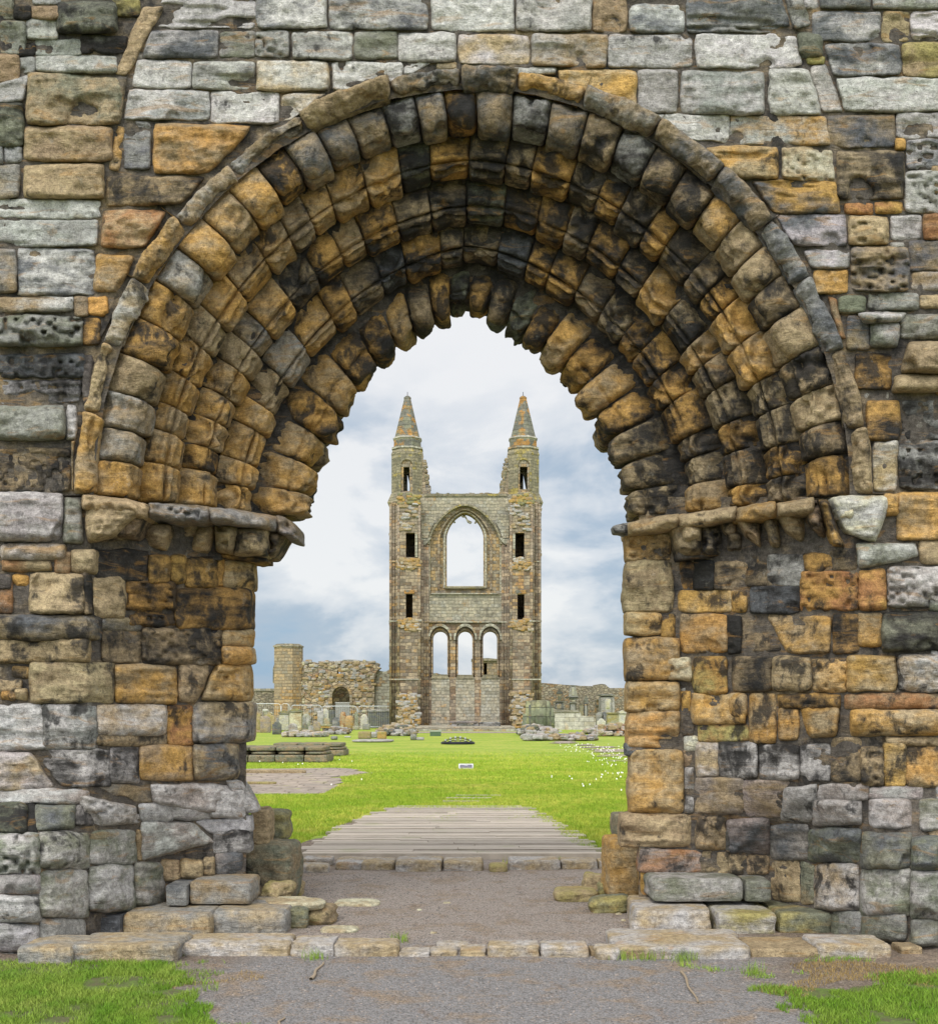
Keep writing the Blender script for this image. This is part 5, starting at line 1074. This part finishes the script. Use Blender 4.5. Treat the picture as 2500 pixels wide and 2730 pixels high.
for _ in range(260):
    p_ = c3([(RNG.uniform(640, 1500), RNG.uniform(360, 1000))])[0]
    if 1000 < (p_[0]-640)/.23835 < 1260 and (p_[1]-1680)/.23835 > 580: continue
    rock(mb, ((p_[0]-CX)*kk, DR+.02, EYE-(p_[1]-HY)*kk), (RNG.uniform(.3, .8), RNG.uniform(.15, .4), RNG.uniform(.2, .42)), random.choice(['tb', 'ob', 'vt', 'bt', 'ct', 'gv']), RNG.uniform(-.2, .2), 5, 3, .12)
for t_ in RNG.rand(60):
    x = 650+t_*900; y = np.interp(x, [640, 870, 1200, 1420, 1575], [370, 370, 350, 364, 418]); p_ = c3([(x, y)])[0]
    rock(mb, ((p_[0]-CX)*kk, DR+.7, EYE-(p_[1]-HY)*kk-.15), (RNG.uniform(.4, 1.2), 1.3, RNG.uniform(.15, .4)), random.choice(['gn', 'gb', 'vn']), 0, 6, 3, .12)
mb.build('facing_rubble', GREYS, RU)
def farwall(label, poly, Yf, mat, cop=None, name='boundary_wall'):
    xs_ = [x for x, y in poly]; e = thing(name, label, 'wall', (((min(xs_)+max(xs_))/2-CX)*Yf/F, Yf, 0)); prism('wall', poly, Yf, .8, mat, e, dref=Yf)
    if cop: prism('coping', cop, Yf-.12, 1.05, TG, e, dref=Yf)
    return e
farwall('low boundary wall with stone coping left of the stair turret', jag((-1500, 1838), (748, 1841), .4, 60)+[(748, 1990), (-1500, 1990)], 142., RB2, jag((-1500, 1834), (745, 1836), .5, 80)+[(745, 1843), (-1500, 1843)])
c4 = lambda q: [(1420+x*.14626, 1800+y*.14626) for x, y in q]
farwall('tall mottled precinct wall with a ragged top right of the gable', jag(*c4([(100, 138), (400, 160)]), .4, 8)+jag(*c4([(420, 165), (800, 190)]), .5, 9)+jag(*c4([(830, 195), (1090, 203)]), .4, 6)+c4([(1110, 182), (1250, 160), (1320, 170), (1400, 238)])+jag(*c4([(1420, 238), (14000, 300)]), .5, 90)+c4([(14000, 1400), (100, 1400)]), 152., RB2)
farwall('low cream plastered wall with a stone coping behind the pier stump', c4([(335, 680), (760, 670), (870, 680), (880, 740), (1100, 760), (1160, 830), (1160, 1050), (335, 1050)]), 118., brick_mat('plastered_wall', (.44, .40, .31), (.34, .31, .24), (.22, .2, .16), [((.52, .50, .44), .3, .5, .7, .2), (OCH, .6, .66, .4, .2)], .9, .4, .1, .012), c4([(345, 640), (400, 618), (600, 640), (840, 640), (845, 668), (345, 668)]))
e = thing('ruined_chamber', 'small square ruin seen through the right lancet', 'ruin', ((1310-CX)*150/F, 150, 0)); prism('wall', [(1258, 1760), (1288, 1757), (1330, 1759), (1345, 1762), (1345, 1960), (1258, 1960)], 150, 3, RA, e, [box2(1289, 1298, 1768, 1802)], dref=150.); prism('coping', [(1256, 1757), (1300, 1755), (1347, 1759), (1347, 1763), (1256, 1762)], 149.7, 3.4, TT, e, dref=150.)
prism('backing', box2(1280, 1310, 1764, 1806), 152.6, .3, RA, e, dref=150.)
farwall('distant low grey roof line behind the left lancet', [(1140, 1795), (1165, 1795), (1175, 1798), (1275, 1800), (1275, 1990), (1140, 1990)], 165., TS)
# ------------------------------------------------------------------ churchyard
def gp(x0, x1, ybase, ytop, d=None):
    d = d or min(GY(ybase), 127.); k = d/F; return d, (x0-CX)*k, (x1-CX)*k, EYE-(ytop-HY)*k
def slabmesh(mb, outline, y0, th, code, bev=.03):
    """headstone slab from an outline (x,z), bevelled by a smaller front outline"""
    q = np.array(outline); c = q.mean(0); N = len(q); sh = c+(q-c)*(1-bev)
    layers = [(np.tile(c, (N, 1)), y0), (sh*.5+c*.5, y0), (sh, y0), (q, y0+.03), (q, y0+th), (np.tile(c, (N, 1)), y0+th)]
    G_ = np.array([[(x, yy, z) for x, z in np.vstack([l, l[:1]])] for l, yy in layers])
    f = gridf(*G_.shape[:2]); mb.add(G_.reshape(-1, 3), f[:, ::-1], PAL[code[0]], PAL[code[-1]], (.5, .12, RNG.rand()))
def head(style, x0, x1, z1, n_=12):
    w = x1-x0; cx = (x0+x1)/2
    if style == 'round': s = z1-w*.42; T_ = [(cx+w/2*math.cos(t_), s+w*.42*math.sin(t_)) for t_ in np.linspace(0, math.pi, n_)]
    elif style == 'low': s = z1-w*.2; T_ = [(cx+w/2*math.cos(t_), s+w*.2*math.sin(t_)) for t_ in np.linspace(0, math.pi, n_)]
    elif style == 'gothic': s = z1-w*.75; T_ = [(x1-(w/2)*(1-math.cos(t_)), s+w*.75*math.sin(t_)) for t_ in np.linspace(0, 1.5708, 7)]+[(x0+(w/2)*(1-math.cos(t_)), s+w*.75*math.sin(t_)) for t_ in np.linspace(1.5708, 0, 7)][1:]
    elif style == 'scroll': h = w*.28; s = z1-h; T_ = [(x1, s), (x1-.08*w, s+.1*h), (x1-.16*w, s+.55*h), (x1-.28*w, s+.5*h), (cx+.14*w, s+.9*h), (cx, z1), (cx-.14*w, s+.9*h), (x0+.28*w, s+.5*h), (x0+.16*w, s+.55*h), (x0+.08*w, s+.1*h), (x0, s)]
    elif style == 'shoulder': h = w*.3; s = z1-h; T_ = [(x1, s), (x1-.16*w, s+.08*h)]+[(cx+.34*w*math.cos(t_), s+.08*h+.92*h*math.sin(t_)) for t_ in np.linspace(0, math.pi, 9)]+[(x0+.16*w, s+.08*h), (x0, s)]
    else: T_ = [(x1, z1), (x0, z1)]
    return [(x0, -.02)]+[(x1, -.02)]+T_ if T_[0][0] > T_[-1][0] else [(x0, -.02)]+[(x1, -.02)]+T_[::-1]
def grave(label, x0, x1, yb, yt, style, code, th=.14, d=None, lean=0.):
    d, a, b, z = gp(x0, x1, yb, yt, d); mb = MB()
    slabmesh(mb, [(p_[0]-(a+b)/2, p_[1]) for p_ in head(style, a, b, z)], -th/2, th, code)
    if style in ('shoulder', 'gothic', 'scroll') and z > 1.2: rock(mb, (0, 0, 0), ((b-a)*1.15, th*2.6, .16), code[:1], 0, 9, 4, .03)
    e = thing('gravestone', label, 'gravestone', ((a+b)/2, d, 0), 'gravestones in the churchyard')
    bb = mb.build('slab', GREYS); bb.parent = e; bb.rotation_euler = (lean*.5, lean, 0); return e
C5 = lambda x: 640+x*.14085
Y5 = lambda y: 1850+y*.14085
for (l, x0, x1, yt, yb, st, cd) in (('leftmost tall sandy gravestone with a scrolled top', 228, 385, 335, 732, 'scroll', 'ty'), ('second tall sandy gravestone behind the orange streaked one', 440, 655, 372, 705, 'scroll', 'ty'),
    ('round topped grey gravestone streaked with orange', 380, 582, 415, 738, 'round', 'pt'), ('dark round shouldered gravestone front row', 610, 785, 525, 772, 'shoulder', 'dn'), ('tiny carved stone between two gravestones', 828, 912, 700, 770, 'low', 'gv'),
    ('purplish grey rounded gravestone in the front row', 912, 1085, 558, 795, 'round', 'pv'), ('narrow dark green rounded gravestone', 1185, 1282, 568, 742, 'round', 'nd'), ('small pale grey gravestone beside the pink one', 1290, 1388, 600, 742, 'shoulder', 'gv'),
    ('pink sandstone rounded gravestone', 1388, 1522, 528, 722, 'round', 'tp'), ('dark rounded gravestone half behind the pedimented tomb', 850, 935, 500, 655, 'round', 'dn'), ('pale greenish rounded gravestone before the rubble wall', 1188, 1325, 380, 640, 'round', 'ev'),
    ('small square grey green stone before the rounded one', 1168, 1252, 432, 640, 'flat', 'ng'), ('small dark stone under the table tomb', 1620, 1720, 655, 735, 'flat', 'dk'), ('grey stone peeping between sandy and white tombs', 690, 735, 455, 600, 'flat', 'dg')):
    grave(l, C5(x0), C5(x1), Y5(yb), Y5(yt), st, cd, lean=RNG.uniform(-.03, .03))
grave('tall white pointed gravestone with a plain blue grey neighbour', C5(1560), C5(1675), Y5(640), Y5(280), 'gothic', 'cw', .25)
grave('flat blue grey slab standing before the white pointed stone', C5(1468), C5(1575), Y5(660), Y5(320), 'flat', 'gv')
grave('dark waisted gravestone behind the low broken stones', 886, 908, 1941, 1911.5, 'shoulder', 'dg'); grave('pale gothic gravestone beside the stone cross', 961, 981, 1945, 1904, 'gothic', 'cv', .2); grave('squat grey stone right of the gothic one', 967, 986, 1946, 1930, 'flat', 'ge', .5)
grave('squat block on the table tomb', C5(1590), C5(1700), 1946, Y5(466), 'low', 'et', .5, d=112)
def boxes(name, label, cat, parts, d, group=None, mat=GREYS):
    """parts: (name, x0, x1, ytop, ybottom, depth, code) in photo pixels at distance d"""
    k = d/F; xs_ = [p_[1] for p_ in parts]+[p_[2] for p_ in parts]; e = thing(name, label, cat, (((min(xs_)+max(xs_))/2-CX)*k, d, 0), group)
    for nm, x0, x1, yt, yb, L, code, *r_ in parts:
        mb = MB(); p_ = r_[0] if r_ else 12; zb = max(0, EYE-(yb-HY)*k); zt_ = EYE-(yt-HY)*k
        if p_ == 'roof' or p_ == 'taper':
            f2 = .02 if p_ == 'roof' else .55; xc_ = ((x0+x1)/2-CX)*k; w = (x1-x0)*k/2
            g_ = np.array([[(xc_-w, 0, zb), (xc_+w, 0, zb), (xc_+w, L, zb), (xc_-w, L, zb), (xc_-w, 0, zb)], [(xc_-w*f2, 0 if p_ == 'roof' else L*.2, zt_), (xc_+w*f2, 0 if p_ == 'roof' else L*.2, zt_), (xc_+w*f2, L, zt_), (xc_-w*f2, L, zt_), (xc_-w*f2, 0 if p_ == 'roof' else L*.2, zt_)]], float); g_[..., 1] += d-L/2
            mb.add(g_.reshape(-1, 3), gridf(2, 5), PAL[code[0]], PAL[code[-1]], (.5, .1, RNG.rand())); mb.build(nm, mat, e, smooth=False)
        else: rock(mb, (((x0+x1)/2-CX)*k, d, zb), ((x1-x0)*k, L, zt_-zb), code, 0, p_, 5, .015); mb.build(nm, mat, e)
    return e
x5, y5 = C5, Y5
boxes('tomb_monument', 'smaller white pedimented tomb behind the front graves', 'tomb', [('body', x5(742), x5(930), y5(380), 1960, .8, 'cw'), ('cornice', x5(730), x5(940), y5(360), y5(382), 1., 'en'), ('pediment', x5(730), x5(940), y5(310), y5(360), 1., 'ny', 'roof')], 113)
boxes('tomb_monument', 'larger white pedimented tomb at the centre of the graves', 'tomb', [('body', x5(945), x5(1175), y5(345), 1960, .9, 'ct'), ('cornice', x5(928), x5(1190), y5(325), y5(347), 1.1, 'en'), ('pediment', x5(928), x5(1190), y5(272), y5(325), 1.1, 'ny', 'roof'), ('side_slab', x5(1110), x5(1178), y5(380), 1955, .3, 'en')], 110)
boxes('table_tomb', 'low table tomb with a yellowed top slab', 'tomb', [('top', x5(1525), x5(1735), y5(580), y5(612), 1., 'ey'), ('rim', x5(1535), x5(1725), y5(612), y5(650), .9, 'yo'), ('base', x5(1560), x5(1700), y5(650), 1960, .7, 'bd')], 108)
boxes('urn_tomb', 'white draped finial above the sandy gravestones', 'tomb', [('plinth', x5(450), x5(600), y5(350), 1960, .5, 'ey'), ('drapery', x5(425), x5(540), y5(285), y5(350), .5, 'wc', 3), ('fold', x5(530), x5(620), y5(350), y5(395), .4, 'wc', 3)], 112)
boxes('rock_tomb', 'orange rockwork monument beside the stone cross', 'tomb', [('boulder', 906, 923, 1898, 1950, .8, 'rt', 3.5), ('boulder', 918, 943, 1908, 1950, .9, 'to', 3), ('boulder', 907, 920, 1918, 1950, .8, 'tc', 3)], 119)
d = 117.; k = d/F; e = thing('stone_cross', 'tall ringed stone cross on a tapering base', 'cross', ((949.5-CX)*k, d, 0)); mb = MB(); zz = lambda y: EYE-(y-HY)*k; xx = lambda x: (x-CX)*k
rock(mb, (xx(949.5), d, 0), (18*k, .7, zz(1936)), 'et', 0, 7, 5, .02); mb.build('base', GREYS, e); mb = MB(); rock(mb, (xx(949.5), d, zz(1938)), (7*k, .25, zz(1898)-zz(1938)), 'en', 0, 8, 6, .02); mb.build('shaft', GREYS, e)
mb = MB(); rock(mb, (xx(949.5), d, zz(1908)), (16*k, .2, 4.5*k), 'en', 0, 8, 6, .02); mb.build('arm', GREYS, e)
tube('ring', [(xx(949.5)+5.2*k*math.cos(a), d, zz(1905.5)+5.2*k*math.sin(a)) for a in np.linspace(0, 6.2832, 17)], .05, TG, e)
# right hand monuments against the precinct wall
X4 = lambda x: 1420+x*.14626; Y4 = lambda y: 1800+y*.14626
boxes('wall_monument', 'slim wall monument with a dark triangular gable top', 'monument', [('gable', X4(435), X4(545), Y4(245), Y4(320), .5, 'nd', 'roof'), ('cornice', X4(432), X4(550), Y4(320), Y4(345), .6, 'nd'), ('shaft', X4(452), X4(520), Y4(345), Y4(480), .5, 'nt'), ('ledge', X4(388), X4(572), Y4(478), Y4(505), .7, 'nd'), ('body', X4(405), X4(565), Y4(505), 1960, .5, 'gd'), ('panel', X4(435), X4(515), Y4(520), Y4(615), .62, 'tv')], 146)
boxes('wall_monument', 'largest wall monument with a tapering crown and pale tablet', 'monument', [('crown', X4(650), X4(812), Y4(195), Y4(395), .8, 'ev', 'taper'), ('finial_slab', X4(695), X4(768), Y4(188), Y4(205), .8, 'gn'), ('crown_tablet', X4(702), X4(752), Y4(215), Y4(378), .9, 'cw'), ('cornice', X4(640), X4(828), Y4(395), Y4(415), .9, 'nd'), ('frieze', X4(662), X4(805), Y4(415), Y4(455), .6, 'gn'), ('ledge', X4(665), X4(790), Y4(488), Y4(512), .9, 'vn'), ('neck', X4(700), X4(765), Y4(455), Y4(488), .6, 'ct'), ('pilaster', X4(665), X4(682), Y4(512), 1960, .6, 'dn'), ('pilaster', X4(772), X4(790), Y4(512), 1960, .6, 'dn'), ('tablet', X4(682), X4(772), Y4(515), 1950, .5, 'vw'), ('scroll', X4(600), X4(640), Y4(388), Y4(420), .5, 'dn', 3)], 146)
boxes('wall_monument', 'small pinnacled wall monument right of the largest one', 'monument', [('pinnacle', X4(932), X4(1012), Y4(370), Y4(440), .5, 'ng', 'roof'), ('head', X4(932), X4(1010), Y4(438), Y4(515), .5, 'gn'), ('ledge', X4(925), X4(1018), Y4(512), Y4(528), .6, 'dn'), ('pilaster', X4(932), X4(944), Y4(528), 1950, .5, 'dn'), ('pilaster', X4(988), X4(1000), Y4(528), 1950, .5, 'dn'), ('tablet', X4(944), X4(988), Y4(555), 1950, .4, 'vw')], 146)
boxes('wall_tablet', 'plain greenish wall tablet between two monuments', 'monument', [('slab', X4(852), X4(915), Y4(540), 1950, .4, 'et'), ('cap', X4(846), X4(920), Y4(528), Y4(542), .5, 'gn')], 146)
d = 150.; e = thing('wall_niche', 'orange blind niche with a dark arched frame', 'niche', ((X4(1180)-CX)*d/F, d, 0)); o_ = archpoly(X4(1130), X4(1230), Y4(690), Y4(500), Y4(440), 0, 12); i2 = archpoly(X4(1145), X4(1212), Y4(690), Y4(505), Y4(452), 0, 12)
prism('frame', o_+i2[::-1], d-.3, .5, TS, e, dref=d); prism('panel', i2, d-.1, .3, TO, e, dref=d); prism('bar', box2(X4(1140), X4(1222), Y4(545), Y4(560)), d-.35, .3, TS, e, dref=d)
boxes('tomb_monument', 'big square white tomb with a heavy grey cornice', 'tomb', [('cornice', X4(1208), X4(1480), Y4(358), Y4(385), 3.2, 'gn'), ('cap', X4(1225), X4(1430), Y4(345), Y4(360), 2.8, 'gn'), ('body', X4(1215), X4(1470), Y4(385), 1960, 2.9, 'vg'), ('panel', X4(1285), X4(1400), Y4(430), Y4(640), 3.05, 'cw'), ('inner_panel', X4(1312), X4(1375), Y4(470), Y4(620), 3.15, 'ct'), ('corner', X4(1402), X4(1420), Y4(400), 1955, 3.0, 'ng')], 138)
boxes('pedestal_tomb', 'greenish pedestal tomb with an overhanging cap', 'tomb', [('cap', X4(1342), X4(1568), Y4(682), Y4(710), 1.3, 'ny'), ('body', X4(1350), X4(1556), Y4(708), 1962, 1.1, 'ye')], 104)
boxes('pedestal_tomb', 'white pedestal tomb with a low pyramid roof near the right pier', 'tomb', [('roof', X4(1545), X4(1705), Y4(645), Y4(700), 1.3, 'vc', 'roof'), ('body', X4(1558), X4(1690), Y4(698), 1950, 1.1, 'cw')], 112)
boxes('pedestal_tomb', 'white stone by the right pier edge', 'tomb', [('body', X4(1702), X4(1760), Y4(710), 1950, 1.1, 'wv')], 116)
for (l, x0, x1, yt, yb, st, cd) in (('arched gravestone top behind the low broken wall', 1150, 1285, 678, 900, 'round', 'gn'), ('paler gravestone overlapping the arched one', 1262, 1345, 668, 900, 'round', 'gd'), ('low curved sandy gravestone over a white plinth', 1140, 1262, 745, 900, 'round', 'te'), ('white plinth stone with a shaped top', 1170, 1325, 790, 940, 'shoulder', 'cw'),
    ('sandy scrolled gravestone in front of the white tomb', 1560, 1660, 835, 960, 'scroll', 'ty'), ('dark gravestone half hidden by the right pier', 1690, 1790, 880, 985, 'flat', 'dg'), ('grey green gravestone above the dark one', 1692, 1790, 820, 985, 'scroll', 'ng')):
    grave(l, X4(x0), X4(x1), Y4(yb), Y4(yt), st, cd, d=(116 if 'dark' not in l else 100)+.4*(x0 % 7))
# temporary steel fence
ZN = paint('galvanised', (.62, .64, .66), .35, .4); d = 128.; kk = d/F
for (a, b, l) in ((30, 120, 'steel mesh fence panel half behind the left pier'), (130, 455, 'steel mesh fence panel behind the tall sandy graves'), (460, 550, 'narrow steel mesh fence panel behind the pedimented tomb'), (570, 910, 'steel mesh fence panel left of the arched doorway'), (920, 1305, 'steel mesh fence panel across the arched doorway'), (1320, 1690, 'steel mesh fence panel against the gable')):
    x0, x1 = (640+a*.23835-CX)*kk, (640+b*.23835-CX)*kk; zt_ = EYE+(HY-1877-(a > 900)*6)*kk if True else 0
    zt_ = EYE-(1876.5+(4 if a > 560 else 0)+(2.5 if a > 900 else 0)-HY)*kk
    e = thing('fence_panel', l, 'fence', ((x0+x1)/2, d, 0), 'temporary fence panels'); r_ = .25
    pts = [(x0, d, 0), (x0, d, zt_-r_), (x0+r_*.3, d, zt_-r_*.3), (x0+r_, d, zt_), (x1-r_, d, zt_), (x1-r_*.3, d, zt_-r_*.3), (x1, d, zt_-r_), (x1, d, 0)]
    tube('frame', pts, .035, ZN, e); tube('rail', [(x0, d, .15), (x1, d, .15)], .03, ZN, e); V = []; Fc = []
    for q in np.arange(x0+.2, x1-.1, .22): i_ = len(V); V += [Vector((q-.006, d, .15))-e.location, Vector((q+.006, d, .15))-e.location, Vector((q+.006, d, zt_))-e.location, Vector((q-.006, d, zt_))-e.location]; Fc.append((i_, i_+1, i_+2, i_+3))
    plain('mesh_infill', V, Fc, ZN, e)
e = boxes('barrier', 'grey blue boarded barrier in front of the arched doorway', 'barrier', [('board', 894, 933, 1874, 1950, .1, 'g'), ('top_rail', 893, 933.5, 1872.5, 1875, .14, 'w')], 130)
boxes('grave_enclosure', 'large dark green grave enclosure slab behind the fence', 'tomb', [('slab', 980, 1041, 1896, 1960, .6, 'dn'), ('top', 978, 1041, 1892, 1898, .8, 'nv')], 131)
boxes('headboard', 'small dark green headboard left of the barrier', 'tomb', [('slab', 873, 893, 1893, 1960, .5, 'nd')], 131)
